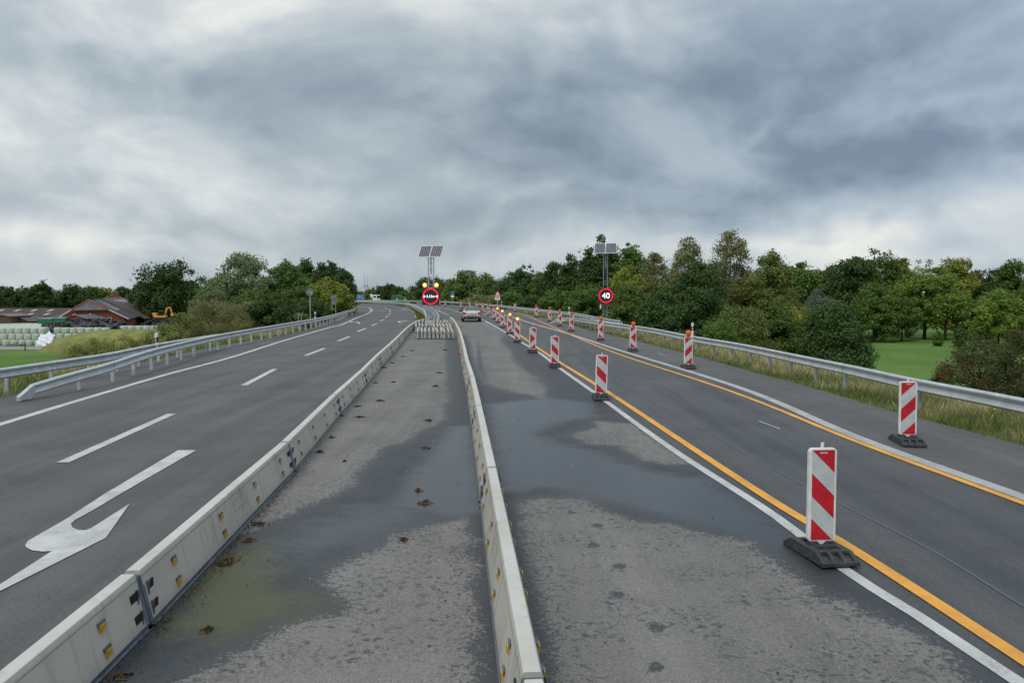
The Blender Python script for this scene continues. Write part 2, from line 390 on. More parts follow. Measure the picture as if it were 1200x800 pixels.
def sd_poly(P, poly):
    """signed distance (positive inside) of points P (n,2) to polygon"""
    P = np.asarray(P, float); poly = np.asarray(poly, float); n = len(poly)
    d = np.full(len(P), 1e18); ins = np.zeros(len(P), bool)
    for i in range(n):
        a, b = poly[i], poly[(i + 1) % n]; e = b - a; w = P - a
        t = np.clip((w @ e) / max(1e-12, e @ e), 0, 1); q = w - t[:, None] * e; d = np.minimum(d, (q ** 2).sum(1))
        c = ((a[1] > P[:, 1]) != (b[1] > P[:, 1]))
        with np.errstate(divide='ignore', invalid='ignore'):
            xx = (b[0] - a[0]) * (P[:, 1] - a[1]) / (b[1] - a[1] if b[1] != a[1] else 1e-12) + a[0]
        ins ^= c & (P[:, 0] < xx)
    return np.sqrt(d) * np.where(ins, 1, -1)
LOW = -4.2
def bumps(x, y): return np.where((x < -38) & (y > 86) & (y < 170), 0, 1) * (.12 * np.sin(x * .21 + 1.3) * np.cos(y * .17) + .07 * np.sin(x * .53 + y * .41))
def ground_z(P):
    P = np.atleast_2d(np.asarray(P, float)); s = -sd_poly(P, CORR)
    t = np.clip((s - 2.0) / 9.5, 0, 1); t = t * t * (3 - 2 * t)
    z = -.03 - .10 * np.clip(s / 2, 0, 1) + (LOW + .13) * t + t * bumps(P[:, 0], P[:, 1])
    hx = np.clip((P[:, 0] + 125) / 20, 0, 1) * np.clip((-5 - P[:, 0]) / 20, 0, 1) * np.clip((P[:, 1] - 222) / 25, 0, 1) * np.clip((400 - P[:, 1]) / 30, 0, 1)
    z = np.where(s > 0, z + hx * 3.0 * t, z)
    return np.where(s < 0, -.05, z)
def gz(x, y): return float(ground_z([(x, y)])[0])

def np_mesh(name, co, faces, mats, parent=None, attrs=None, fattrs=None, smooth_=True):
    me = bpy.data.meshes.new(name); nf, k = faces.shape
    me.vertices.add(len(co)); me.vertices.foreach_set('co', np.ascontiguousarray(co, np.float32).ravel())
    me.loops.add(nf * k); me.loops.foreach_set('vertex_index', np.ascontiguousarray(faces, np.int32).ravel())
    me.polygons.add(nf); me.polygons.foreach_set('loop_start', np.arange(nf, dtype=np.int32) * k)
    try: me.polygons.foreach_set('loop_total', np.full(nf, k, np.int32))
    except Exception: pass
    if smooth_: me.polygons.foreach_set('use_smooth', np.ones(nf, bool))
    for m in mats: me.materials.append(m)
    for dom, dd in (('POINT', attrs), ('FACE', fattrs)):
        for n_, a in (dd or {}).items():
            at = me.attributes.new(n_, 'FLOAT', dom); at.data.foreach_set('value', np.ascontiguousarray(a, np.float32))
    me.update(calc_edges=True); me.validate()
    o = bpy.data.objects.new(name, me); C.objects.link(o); o.parent = parent
    return o
def grid_faces(nr, nc):
    i = np.arange(nr - 1)[:, None] * nc + np.arange(nc - 1)[None]
    return np.stack([i, i + 1, i + nc + 1, i + nc], -1).reshape(-1, 4)

# terrain sheet
def axis(lo, hi, step, far):
    a = list(np.arange(lo, hi + step, step)); s = step; p = hi
    while p < far: s *= 1.35; p += s; a.append(p)
    s = step; p = lo; b = []
    while p > -far: s *= 1.35; p -= s; b.append(p)
    return np.array(b[::-1] + a)
gx, gy = axis(-90, 60, 1.0, 9000), axis(-12, 215, 1.1, 9000)
GX, GY = np.meshgrid(gx, gy); P2 = np.stack([GX.ravel(), GY.ravel()], 1)
gzv = ground_z(P2); sdc = -sd_poly(P2, CORR)
def ground_mat():
    m = bpy.data.materials.new('meadow_and_verge'); m.use_nodes = True; t = NT(m.node_tree); p = t.n['Principled BSDF']
    g = t.new('ShaderNodeNewGeometry'); pos = g.outputs['Position']
    q = t.new('ShaderNodeAttribute'); q.attribute_name = 'away'; s = q.outputs['Fac']
    n = t.noise(pos, .12, 5, .6); n2 = t.noise(pos, 2.5, 5, .7); n3 = t.noise(pos, 18, 4, .7)
    mead = t.mix(t.ss(t.m('ADD', t.m('MULTIPLY', n, .6), t.m('MULTIPLY', n2, .4)), .38, .62), (.085, .165, .034), (.140, .225, .050))
    mead = t.mix(t.ss(n3, .4, .7), mead, t.vm('MULTIPLY', mead, (.68, .72, .7)))
    verge = t.mix(t.ss(n2, .35, .65), (.11, .115, .035), (.27, .24, .12)); verge = t.mix(t.ss(n3, .4, .7), verge, (.045, .07, .018))
    f = t.ss(t.m('ADD', s, t.m('MULTIPLY', t.m('SUBTRACT', n2, .5), 4)), 9, 12.5)
    c = t.mix(f, verge, mead); t.put(p.inputs['Base Color'], c); p.inputs['Roughness'].default_value = .9; p.inputs['Specular IOR Level'].default_value = .15
    b = t.new('ShaderNodeBump'); b.inputs['Strength'].default_value = .6; b.inputs['Distance'].default_value = .12; t.put(b.inputs['Height'], n3); t.l.new(b.outputs[0], p.inputs['Normal'])
    return m
M['ground'] = ground_mat()
tag(np_mesh('ground', np.stack([P2[:, 0], P2[:, 1], gzv], 1), grid_faces(len(gy), len(gx)), [M['ground']], attrs={'away': np.clip(sdc, 0, 60)}), kind='structure')

# paved base strip
LL, LR = sample_n(Ledge, 0), sample_n(Redge, 0)
def strip(name, A, B, n, m, z):
    LA, LB = sample_n(A, 0), sample_n(B, 0)
    co = []
    for i in range(n): co += [at_frac(A, LA, i / (n - 1)), at_frac(B, LB, i / (n - 1))]
    co = np.array([(p.x, p.y, z) for p in co]); i = np.arange(n - 1) * 2
    return tag(np_mesh(name, co, np.stack([i, i + 1, i + 3, i + 2], 1), [m]), kind='structure')
strip('road', Ledge, Redge, 260, M['asphalt_left'], 0.0)

def curve_xy(pts, y0, y1):
    """X as a function of Y through the points, extended straight"""
    P = smooth(pts, .5); ys = np.array([p.y for p in P]); xs = np.array([p.x for p in P]); o = np.argsort(ys); ys, xs = ys[o], xs[o]
    k0 = (xs[6] - xs[0]) / (ys[6] - ys[0]); k1 = (xs[-1] - xs[-7]) / (ys[-1] - ys[-7])
    def f(y):
        y = np.asarray(y, float); r = np.interp(y, ys, xs)
        r = np.where(y < ys[0], xs[0] + k0 * (y - ys[0]), r); return np.where(y > ys[-1], xs[-1] + k1 * (y - ys[-1]), r)
    return f
BL_px = [(0, 793), (150, 673), (332, 519), (391, 462.5), (425, 432.5), (437, 420), (461, 399), (477, 383.5), (487.5, 376.5), (501.5, 372)]
BR_px = [(622, 791), (603, 684.5), (576, 551), (562, 482), (554, 443.6), (547, 422), (541.7, 398), (537, 384), (531, 374), (526, 370.6)]
BH = .48
fBL = curve_xy([W(a, b, BH) for a, b in BL_px], 0, 0); fBR = curve_xy([W(a, b, BH) + Vector((.012, 0, 0)) for a, b in BR_px], 0, 0)
WL_px = [(1194, 800), (1070, 718), (990, 668), (900, 599), (790, 528), (715, 474), (697, 460.5), (656, 431.5), (632, 413.5), (611, 401), (597.5, 392.5), (579.5, 382), (561, 373.2), (537, 364.6)]
YL_px = [(1200, 774.5), (1060, 683), (978, 631), (900, 584), (800, 518), (712, 459.5), (656, 424.7), (630.5, 408), (611, 394), (599, 385.3), (590, 377.5), (571, 369.2), (560, 365.6)]
WR_px = [(1200, 583), (1000, 510.5), (860, 452), (724.5, 410), (665, 390.7), (630, 381), (611, 375), (600, 371.5), (580, 366.5), (560, 363)]
YR_px = [(1200, 590.5), (1000, 516.2), (850, 456.5), (712, 410.3), (651, 384.5), (630, 375.3), (612.5, 368.6), (595, 364.4)]
fWL = curve_xy([W(*p) for p in WL_px], 0, 0); fWR = curve_xy([W(*p) for p in WR_px], 0, 0)

def lane_sheet(name, fa, fb, y0, y1, m, z=.004, cols=4):
    ys = np.concatenate([[y0], np.geomspace(max(1, y0 + 2), y1, 160)]); co = []
    for y in ys:
        a, b = float(fa(y)), float(fb(y))
        for k in range(cols): co.append((a + (b - a) * k / (cols - 1), y, z))
    return tag(np_mesh(name, np.array(co), grid_faces(len(ys), cols), [m]), kind='structure')
lane_sheet('driving_lane', fWL, fWR, -6, 112, M['asphalt_dark'])
def fRe(y):
    ys = np.array([p.y for p in Redge]); xs = np.array([p.x for p in Redge]); return np.interp(y, ys[:90], xs[:90])
lane_sheet('hard_shoulder', fWR, lambda y: fRe(y) - .01, -6, 112, M['asphalt_shoulder'])

# weathered middle pavement with damp areas traced on the ground
ys = np.geomspace(2.2, 78, 640); cols = 190
A = fBL(ys) + .02; B = fWL(ys) - .0
co = np.stack([(A[:, None] + (B - A)[:, None] * np.linspace(0, 1, cols)[None]), np.repeat(ys[:, None], cols, 1), np.full((len(ys), cols), .004)], -1).reshape(-1, 3)
Q = co[:, :2]
def wp(l): return [xy(W(*p)) for p in l]
def sdn(l):  # signed distance shrunk with distance so that edges keep a natural raggedness
    return sd_poly(Q, wp(l))
wetM = sdn([(521, 396), (522, 430), (523, 465), (517, 482), (520, 492), (495, 503), (470, 519), (447, 523), (439, 533), (416, 554), (410, 570), (365, 590), (317, 611), (275, 628), (240, 650), (60, 800), (0, 860), (222, 800), (240, 788), (276, 770), (318, 752), (335, 737), (373, 725), (411, 717), (408, 696), (385, 679), (396, 663), (440, 647), (463, 629), (504, 617), (542, 609), (549, 640), (552, 700), (556, 860), (610, 860), (583, 600), (562, 500), (543, 396)])
dryP1 = sdn([(550, 384), (584, 392), (586, 400), (598, 412), (600, 422), (614, 434), (628, 442), (638, 454), (636, 466), (620, 462), (604, 460), (570, 450), (560, 434), (552, 404)])
dryP2 = sdn([(635, 504), (665, 501), (701, 494), (740, 497), (770, 518), (809, 543), (782, 543), (755, 539), (728, 522), (692, 520), (677, 512)])
dryP3 = sdn([(609, 590), (635, 584), (680, 585), (701, 596), (728, 608), (752, 612), (776, 614), (812, 621), (830, 629), (875, 636), (900, 653), (930, 680), (954, 695), (990, 707), (1029, 728), (1080, 746), (1110, 770), (1137, 800), (1180, 870), (676, 880), (645, 760), (628, 680), (616, 630)])
right = Q[:, 0] > fBR(Q[:, 1])
far = np.clip((Q[:, 1] - 44) / 12, 0, 1)
wetR = -np.maximum(np.maximum(dryP1 * .8, dryP2 * 1.0), dryP3)
wetR = np.minimum(wetR, .75)
wet = np.where(right, wetR, wetM)
lnk = np.where(right, sdn([(560, 396), (575, 470), (582, 520), (640, 520), (700, 500), (690, 460), (655, 440), (632, 420), (612, 404), (600, 396), (611, 412), (624, 434), (646, 452), (648, 470), (612, 474), (575, 460), (558, 430)]), -9)
wet = np.maximum(wet, lnk * 1.2)
wet = wet * (1 - far) + far * (-.12)
for a, b in [(670, 600), (700, 616), (695, 639), (727, 664), (723, 697), (771, 735), (769, 781)]:
    c = W(a, b); d = np.hypot(Q[:, 0] - c.x, (Q[:, 1] - c.y) * .75)
    wet = np.maximum(wet, np.clip(.10 - (np.abs(d - .03) - .02) / .05 * .30, -2, .16))
pudM = sdn([(528, 500), (551, 499), (558, 540), (572, 600), (540, 606), (490, 600), (455, 590), (480, 560), (505, 530)])
pudM2 = sdn([(330, 620), (420, 590), (540, 590), (500, 612), (430, 640), (370, 655), (300, 660)])
pudR = sdn([(572, 474), (640, 466), (690, 472), (700, 488), (655, 495), (624, 508), (668, 524), (698, 529), (760, 552), (830, 562), (900, 610), (930, 635), (905, 640), (850, 622), (760, 600), (700, 585), (640, 572), (588, 575)])
pudR2 = sdn([(575, 478), (640, 468), (690, 472), (700, 488), (640, 494), (580, 496)])
pud = np.maximum(np.maximum(pudM * 1.2, pudM2 * .5 - .1), np.maximum(pudR, pudR2 * .8))
alg = sdn([(225, 665), (300, 632), (335, 640), (330, 690), (392, 703), (350, 722), (270, 752), (196, 745), (215, 700)])
tag(np_mesh('old_pavement', co, grid_faces(len(ys), cols), [M['asphalt_old']], attrs={'wet': wet, 'puddle': pud, 'algae': alg}), kind='structure')

# grass strip in the median, farther on
def ribbon(mb, path, w, m, z=.008, side=0):
    vs = []
    for i, p in enumerate(path):
        d = path[min(i + 1, len(path) - 1)] - path[max(i - 1, 0)]; d.z = 0; d.normalize(); n = Vector((d.y, -d.x, 0))
        vs += [(p.x - n.x * w / 2, p.y - n.y * w / 2, z), (p.x + n.x * w / 2, p.y + n.y * w / 2, z)]
    mb.add(vs, [(2 * i, 2 * i + 1, 2 * i + 3, 2 * i + 2) for i in range(len(path) - 1)], m)
M['median_grass'] = mat('median_grass_soil', (.10, .115, .022), .9, 0, .1, .5, 1.5, .6, 20)
med_path = smooth([W(495.5, 376), W(494.5, 371), W(491, 366), W(484, 361.4), W(473, 358.5), Vector((-29, 182, 0)), Vector((-43, 192, 0)), Vector((-62, 196, 0))], 2)
mb = MB(); ribbon(mb, med_path, 1.5, M['median_grass'], .006); tag(mb.build('median_strip', normals=False), kind='structure')

# ------------------------------------------------------------------ painted markings
def marking(name, path, w, m, z=.009, y_min=None):
    mb = MB(); ribbon(mb, path, w, m, z); return tag(mb.build(name, normals=False), kind='structure')
def ext(pts, n=14):
    d = (pts[0] - pts[1]).normalized(); return [pts[0] + d * n] + pts
lines_left = [(0, 497.5), (60, 479), (130, 458), (200, 437.5), (270, 419), (335, 398.5), (387.5, 383.5), (400, 380.6), (417, 372.9), (432, 366.8)]
marking('edge_line', smooth(ext([W(*p) for p in lines_left], 14) + [Vector(p) for p in [(-22.6, 128, 0), (-27.5, 148, 0), (-37, 163, 0), (-52, 172, 0), (-64, 175, 0)]], 1), .22, M['line_white'])
marking('edge_line', smooth([W(483, 383), W(487, 378), W(487.5, 371), W(485.5, 366), W(478, 361), W(466, 358), Vector((-33, 183, 0)), Vector((-47, 190.5, 0)), Vector((-62, 194, 0))], 1), .25, M['line_white'])
marking('edge_line', smooth(ext([W(*p) for p in WL_px[:-1]], 6) + [W(525, 362), W(508, 359.4)], .6), .14, M['line_white'])
marking('edge_line', smooth(ext([W(*p) for p in WR_px], 8), .6), .25, M['line_old'])
marking('edge_line', smooth([W(526, 369.4), W(515.5, 364.8), W(510, 362.2), Vector((-19, 150, 0))], .6), .15, M['line_white'])
marking('temporary_line', smooth(ext([W(*p) for p in YL_px], 6), .6), .15, M['line_yellow'], .014)
marking('temporary_line', smooth(ext([W(*p) for p in YR_px], 8), .6), .14, M['line_yellow'], .014)
mb = MB()
dashes = [((73.5, 542), (201, 485)), ((286, 451.5), (322, 432.5)), ((358, 416.8), (380, 408.2)), ((396, 399.8), (409.5, 394.3)), ((419, 388.5), (429, 384.5)), ((435.5, 381.5), (442, 379)),
          ((445, 376.2), (450, 374.4)), ((451.5, 372), (454.5, 370.6)), ((455, 368.9), (457.2, 367.7)), ((457.2, 366.2), (457.8, 365.2)), ((457.3, 364), (456.5, 363)), ((454, 361.9), (450.5, 360.8))]
for a, b in dashes: ribbon(mb, [W(*a), W(*b)], .20, M['line_white'], .009)
ribbon(mb, [W(-240, 684), W(-110, 624)], .2, M['line_white'], .009)
tag(mb.build('lane_dashes', normals=False), kind='structure')
mb = MB()
for a, b in [((889, 493.5), (914, 503)), ((770, 389.7 + 24), (780, 417)), ((565, 378.5), (572, 382))]: ribbon(mb, [W(*a), W(*b)], .05, M['line_old'], .012)
ribbon(mb, [W(573.5, 379.2), W(569, 376.8)], .14, M['line_white'], .012)
ribbon(mb, [W(763, 386.5 + 14), W(706, 383.3 + 12)], .05, M['line_old'], .012)
tag(mb.build('paint_remnants', normals=False), kind='structure')
mb = MB(); ribbon(mb, smooth([W(705, 436), W(760, 467), (W(830, 506)), W(900, 546), W(978, 587), W(1090, 644), W(1200, 711), W(1400, 826)], .5), .026, M['crack'], .009)
tag(mb.build('crack_seal', normals=False), kind='structure')
# near lane arrow, traced on the ground
arr = [(208.7, 527.7), (230, 527.7), (146, 576), (110, 597.5), (88, 609.5), (83, 614), (85, 618.5), (92, 621.3), (100, 621.7), (107.5, 618.7), (152, 590.5), (124, 630.5), (0, 693), (-48, 716), (-20, 698), (61, 646), (50, 646.7), (38, 645.3), (31, 642), (29.5, 639), (33, 634), (45, 627), (75, 610), (122.5, 579)]
def flat_poly(name, pts, m, z=.009):
    import bmesh
    me = bpy.data.meshes.new(name); b = bmesh.new(); vs = [b.verts.new((p[0], p[1], z)) for p in pts]; f = b.faces.new(vs)
    bmesh.ops.triangulate(b, faces=[f]); bmesh.ops.recalc_face_normals(b, faces=b.faces); b.to_mesh(me); b.free(); me.materials.append(m)
    o = bpy.data.objects.new(name, me); C.objects.link(o); return tag(o, kind='structure')
flat_poly('lane_arrow', [xy(W(*p)) for p in arr], M['line_white'])
def small_arrow(c, ang, s=1.0, flip=1):
    pts = [(-.08, -2.5), (.08, -2.5), (.08, .1), (.5, .7), (.5, .35), (1.0, 1.4), (.5, 1.9), (.5, 1.5), (-.08, .8)]
    flat_poly('lane_arrow', [(c.x + s * (flip * x * cos(ang) - y * sin(ang)), c.y + s * (flip * x * sin(ang) + y * cos(ang))) for x, y in pts], M['line_white'])
small_arrow(W(420, 377.8), R(12), 1.2, -1); small_arrow(W(467, 377), R(12), 1.2); small_arrow(W(445, 364), R(22), 1.5, -1); small_arrow(W(472, 362.8), R(24), 1.4)

# ------------------------------------------------------------------ concrete barrier elements
EL = 5.72
def make_barrier(spare=False):
    root = thing('barrier_element', 'x', 'barrier'); h = BH
    half = lambda z: .150 - (.150 - .060) * (z - .055) / (h - .055)
    b = MB(); n = 6; yy = [-EL / 2 + .045 + (EL - .09) * i / n for i in range(n + 1)]
    prof = [(half(.055), .055), (half(h - .03), h - .03), (.055, h - .004), (.045, h), (-.045, h), (-.055, h - .004), (-half(h - .03), h - .03), (-half(.055), .055)]
    k = len(prof); vs = [(x, y, z) for y in (yy[0], yy[-1]) for x, z in prof]
    o = len(b.v)
    for j in range(k):
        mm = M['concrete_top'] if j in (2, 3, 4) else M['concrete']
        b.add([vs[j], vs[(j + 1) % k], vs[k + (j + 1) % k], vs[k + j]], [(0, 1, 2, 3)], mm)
    b.add(vs[:k], [tuple(range(k))], M['concrete']); b.add(vs[k:], [tuple(range(k))], M['concrete'])
    # casting seams and shallow frame outline, standing 2 mm proud
    for sx in (-1, 1):
        for y in (-EL * .17, EL * .17): b.bar((sx * (half(.08) + .0005), y, .08), (sx * (half(.42) + .0005), y, .42), .004, M['seam'])
        for (y0, z0, y1, z1) in [(-.28, .24, -.28, .36), (.28, .24, .28, .36), (-.28, .24, .28, .24), (-.28, .36, .28, .36)]:
            b.bar((sx * (half(z0) + .0005), y0 * .8, z0), (sx * (half(z1) + .0005), y1 * .8, z1), .004, M['seam'])
        b.bar((sx * (half(.43) + .001), -EL / 2 + .06, .43), (sx * (half(.43) + .001), EL / 2 - .06, .43), .005, M['seam'])
    b.build('concrete_body', root)
    f = MB(); fw = .8 if spare else 1
    f.prism([(fw * a, c) for a, c in [(-.162, 0), (.162, 0), (.162, .012), (.152, .016), (.152, .056), (-.152, .056), (-.152, .016), (-.162, .012)]], -EL / 2 + .03, EL / 2 - .03, M['steel_foot'])
    if not spare: f.box((0, EL / 2 - .1, .009), (.345, .30, .014), M['steel_foot']); f.box((0, -EL / 2 + .1, .009), (.345, .30, .014), M['steel_foot'])
    f.build('steel_foot', root)
    for e in (-1, 1):
        c = MB(); y = e * (EL / 2 - .035)
        if spare: c.prism([(-.05, .08), (.05, .08), (.035, h - .06), (-.035, h - .06)], y - .024, y + .024, M['galv'])
        else: c.prism([(-.156, .05), (.156, .05), (.066, h - .035), (-.066, h - .035)], y - .028, y + .028, M['steel_foot'])
        for sx in (-1, 1):
            for z in (.14, .31): c.box((sx * (half(z) - .001), e * (EL / 2 - .17), z), (.012, .11, .095), M['dark'])
            for z in (.14, .31): c.box((sx * (half(z) + .006), e * (EL / 2 - .105), z), (.02, .018, .12), M['steel_foot'])
        c.build('coupling', root)
    for sx in (-1, 1):
        for i in range(4):
            y = (-EL / 2 + .72) + i * (EL - 1.44) / 3
            for z in (.135, .325):
                r = MB(); x = sx * half(z)
                r.box((x + sx * .012, y, z), (.022, .08, .05), M['amber'])
                r.box((x + sx * .004, y + .0, z + .032), (.014, .1, .03), M['steel_foot'])
                r.build('reflector', root)
    return root
protos = {}
def place_barrier(p0, p1, label, group, spare=False):
    if spare not in protos: protos[spare] = o = make_barrier(spare)
    else: o = copy_tree(protos[spare])
    c = (p0 + p1) / 2; d = p1 - p0; o.location = (c.x, c.y, .006); o.rotation_euler = (0, 0, atan2(-d.x, d.y)); o.scale = (.64 if spare else 1, d.length / EL, 1)
    tag(o, label, None, group); return o
def chain(f, y0, y1, first_joint_y, lab, group):
    # walk both ways from a joint seen in the photograph
    def nxt(y, s):
        lo = y; x = float(f(y)); yy = y
        for _ in range(400):
            yy += s * .02
            if hypot(float(f(yy)) - x, yy - y) >= EL + .03: break
        return yy
    J = [first_joint_y]
    while J[-1] < y1: J.append(nxt(J[-1], 1))
    while J[0] > y0: J.insert(0, nxt(J[0], -1))
    n = 0
    for a, b in zip(J, J[1:]):
        place_barrier(Vector((float(f(a)), a, 0)), Vector((float(f(b)), b, 0)), lab(n, b < 6.7), group); n += 1
    return J
ORD = ['first', 'second', 'third', 'fourth', 'fifth', 'sixth', 'seventh', 'eighth', 'ninth', 'tenth', 'eleventh', 'twelfth', 'thirteenth', 'fourteenth', 'fifteenth', 'sixteenth', 'seventeenth', 'eighteenth', 'nineteenth', 'twentieth']
def labL(n, near): return 'concrete barrier beside the lane arrow, cut off by the lower left frame corner, amber reflectors' if n == 0 else f'low concrete barrier in the left chain, {ORD[n]} from the camera, amber reflectors'
def labR(n, near): return 'pale concrete barrier cut off by the bottom frame edge in the right hand chain' if n == 0 else f'low concrete barrier in the right hand chain, {ORD[n]} from the camera, amber tabs'
JL = chain(fBL, 2.0, 70, W(152, 671, BH).y, labL, 'concrete barriers of the left chain')
JR = chain(fBR, 2.5, 72, W(622, 792, BH).y, labR, 'concrete barriers of the right chain')
tilt = Vector((-.11, 1, 0)).normalized()
def spare_row(y0, xs, rows_lab, n_off=0):
    for i, x in enumerate(xs):
        j = random.uniform(-.12, .12); d = Vector((-.11 + random.uniform(-.012, .012), 1, 0)).normalized()
        p = Vector((x, y0 + j, 0)); place_barrier(p, p + d * 5.5, f'spare concrete barrier parked in the {rows_lab} row, {ORD[i]} from the left', 'spare concrete barriers parked between the chains', True)
spare_row(47.0, [(xx - 600) / F * 47.6 for xx in (491, 495.5, 499.5, 504.5, 509.5, 514, 518.5, 522, 526.8, 531.8)], 'front')
spare_row(54.0, [(xx - 600) / F * 54.6 for xx in (488.5, 492.5, 496.5, 500.5, 510, 514, 518, 522, 526, 529.5)], 'second')
spare_row(61.0, [(xx - 600) / F * 61.6 for xx in (492, 496, 500, 510, 514, 518, 522, 525.5)], 'third')

# ------------------------------------------------------------------ guardrails
PROF = [(.0, .75), (.022, .748), (.07, .722), (.082, .70), (.075, .678), (.022, .63), (.012, .60), (.022, .57), (.075, .522), (.082, .50), (.07, .478), (.022, .452), (.0, .45)]
PROFC = PROF + [(x - .006, z) for x, z in reversed(PROF)]
def guardrail(name, label, pts, side, post_step=2.0, term=None, sparse_until=None, z0=None, end_cut=False):
    """pts carry the rail's top height in z; side=+1: face to the right of the path"""
    path = smooth(pts, 1.0); root = thing(name, label, 'guardrail', (path[0].x, path[0].y, 0)); org = Vector((path[0].x, path[0].y, 0))
    b = MB(); prof = [(x, z - .75) for x, z in PROFC]; b.sweep([p - org for p in path], prof, M['galv'], closed=True, side=side)
    beam = b.build('beam', root)
    beam.data.materials.append(M['galv_dark'])
    sp = resample(path, post_step); k = 0
    # bolts and lap joints
    j = MB(); lap = resample(path, 4.0)
    for i in range(1, len(lap) - 1):
        d = (lap[i + 1] - lap[i - 1]).normalized(); nrm = Vector((d.y, -d.x, 0)) * side; p = lap[i] - org
        if lap[i].y > 75: break
        for dz in (-.06, -.24):
            for ds in (-.12, .12): j.bar(p + nrm * .055 + d * ds + Vector((0, 0, dz + .015)), p + nrm * .085 + d * ds + Vector((0, 0, dz + .015)), .024, M['galv_dark'], n=6)
        j.bar(p + nrm * .012 + Vector((0, 0, -.15)), p + nrm * .03 + Vector((0, 0, -.15)), .035, M['galv_dark'], n=6)
    if j.v: j.build('bolts', root)
    for i, p in enumerate(sp):
        if k >= 98: break
        if sparse_until and p.y < sparse_until and i % 2: continue
        if p.y > 150 or p.y < 2: continue
        d = (sp[min(i + 1, len(sp) - 1)] - sp[max(i - 1, 0)]); d.z = 0; d.normalize(); nrm = Vector((d.y, -d.x, 0)) * side
        rot = Matrix((nrm, d, Vector((0, 0, 1)))).transposed()
        g = min(-.02, gz(p.x, p.y)) - .05; top = p.z - .07; q = MB(); c = p - org - nrm * .06; hh = (top - g)
        q.box((c.x, c.y, (top + g) / 2), (.10, .007, hh), M['galv'], rot)
        for s in (-1, 1): cc = c + nrm * s * .048 + d * .027; q.box((cc.x, cc.y, (top + g) / 2), (.007, .055, hh), M['galv'], rot)
        q.build('post', root); k += 1
    if term:   # blunt folded end piece down on the ground
        t = MB(); p = path[0] - org; d = (path[1] - path[0]); d.z = 0; d.normalize(); nrm = Vector((d.y, -d.x, 0)) * side
        z = path[0].z
        A_ = p - d * .55; sec = [(.10, 0), (.10, .3), (-.03, .3), (-.03, 0)]
        vs = [p + nrm * a + Vector((0, 0, -.31 + zz + (z - p.z - .0))) for a, zz in sec] + [A_ + nrm * a * .9 + Vector((0, 0, (-z + .02) + zz * .35)) for a, zz in sec]
        t.add(vs, [(0, 1, 2, 3), (7, 6, 5, 4), (0, 4, 5, 1), (1, 5, 6, 2), (2, 6, 7, 3), (3, 7, 4, 0)], M['galv']); t.build('end_piece', root)
    return root
E = Vector((0, 0, .75))
rN = [W(651, 374, .42), W(672, 372.2, .60), W(710, 377.2, .75), W(760, 383.7, .75), W(810, 393, .75), W(870, 402.7, .75), W(940, 416.3, .75), W(1010, 430, .75), W(1070, 442.6, .75), W(1200, 466.3, .75), Vector((10.3, 8, .75)), Vector((10.9, -4, .75))]
guardrail('guardrail', 'long galvanised guardrail along the near right shoulder with a lowered end by the 40 sign', rN, 1, term=True, sparse_until=24)
rF = [W(728, 375.4, .75), W(710, 373.2, .75), W(672, 366.5, .75), W(621, 361, .75), W(577.5, 356.7, .75), W(560, 355.2, .75), Vector((-14.5, 174, .75)), Vector((-26, 192.5, .75)), Vector((-43, 203, .75)), Vector((-66, 208.5, .75))]
guardrail('guardrail', 'distant galvanised guardrail sweeping left round the outer bend behind the car', rF, -1)
lB = [W(-70, 441, .72), W(0, 431.3, .72), W(75, 420.8, .72), W(125, 413.6, .72), W(182, 402.6, .75), W(240, 393.5, .75), W(256, 391.2, .75)]
lB = [Vector((-14.6, 8, .72)), Vector((-14.5, 14, .72))] + lB[1:]
guardrail('guardrail', 'rear galvanised guardrail at the left frame edge, behind the rail with the lowered end', lB, 1)
lF = [W(37, 449.5, .40), W(80, 437, .53), W(125, 425.2, .64), W(182, 407.8, .75), W(240, 394.7, .75), W(279, 387.6, .75), W(328, 379.7, .75), W(379, 371, .75), W(405, 364.2, .75), W(416, 360, .75), Vector((-29.3, 139, .75)), Vector((-38, 153, .75)), Vector((-51, 161.5, .75)), Vector((-65, 165, .75))]
guardrail('guardrail', 'galvanised guardrail along the left shoulder with its blunt lowered end near the frame edge', lF, 1, term=True)
mR = [W(500, 371.5, .75), W(499, 366.5, .75), W(494.5, 361, .75), W(479, 355.4, .75), Vector((-25, 166, .75)), Vector((-33, 180, .75)), Vector((-47, 191.5, .75)), Vector((-64, 195.5, .75))]
guardrail('guardrail', 'median guardrail left of the width limit display, curving away left along the yellow grass', mR, -1)
mR2 = [W(514, 371.5, .75), W(512.5, 366.5, .75), W(508, 361.4, .75), W(497, 357.2, .75), Vector((-21.5, 155, .75)), Vector((-29, 174, .75))]
guardrail('guardrail', 'median guardrail right of the width limit display behind the spare barriers', mR2, 1)

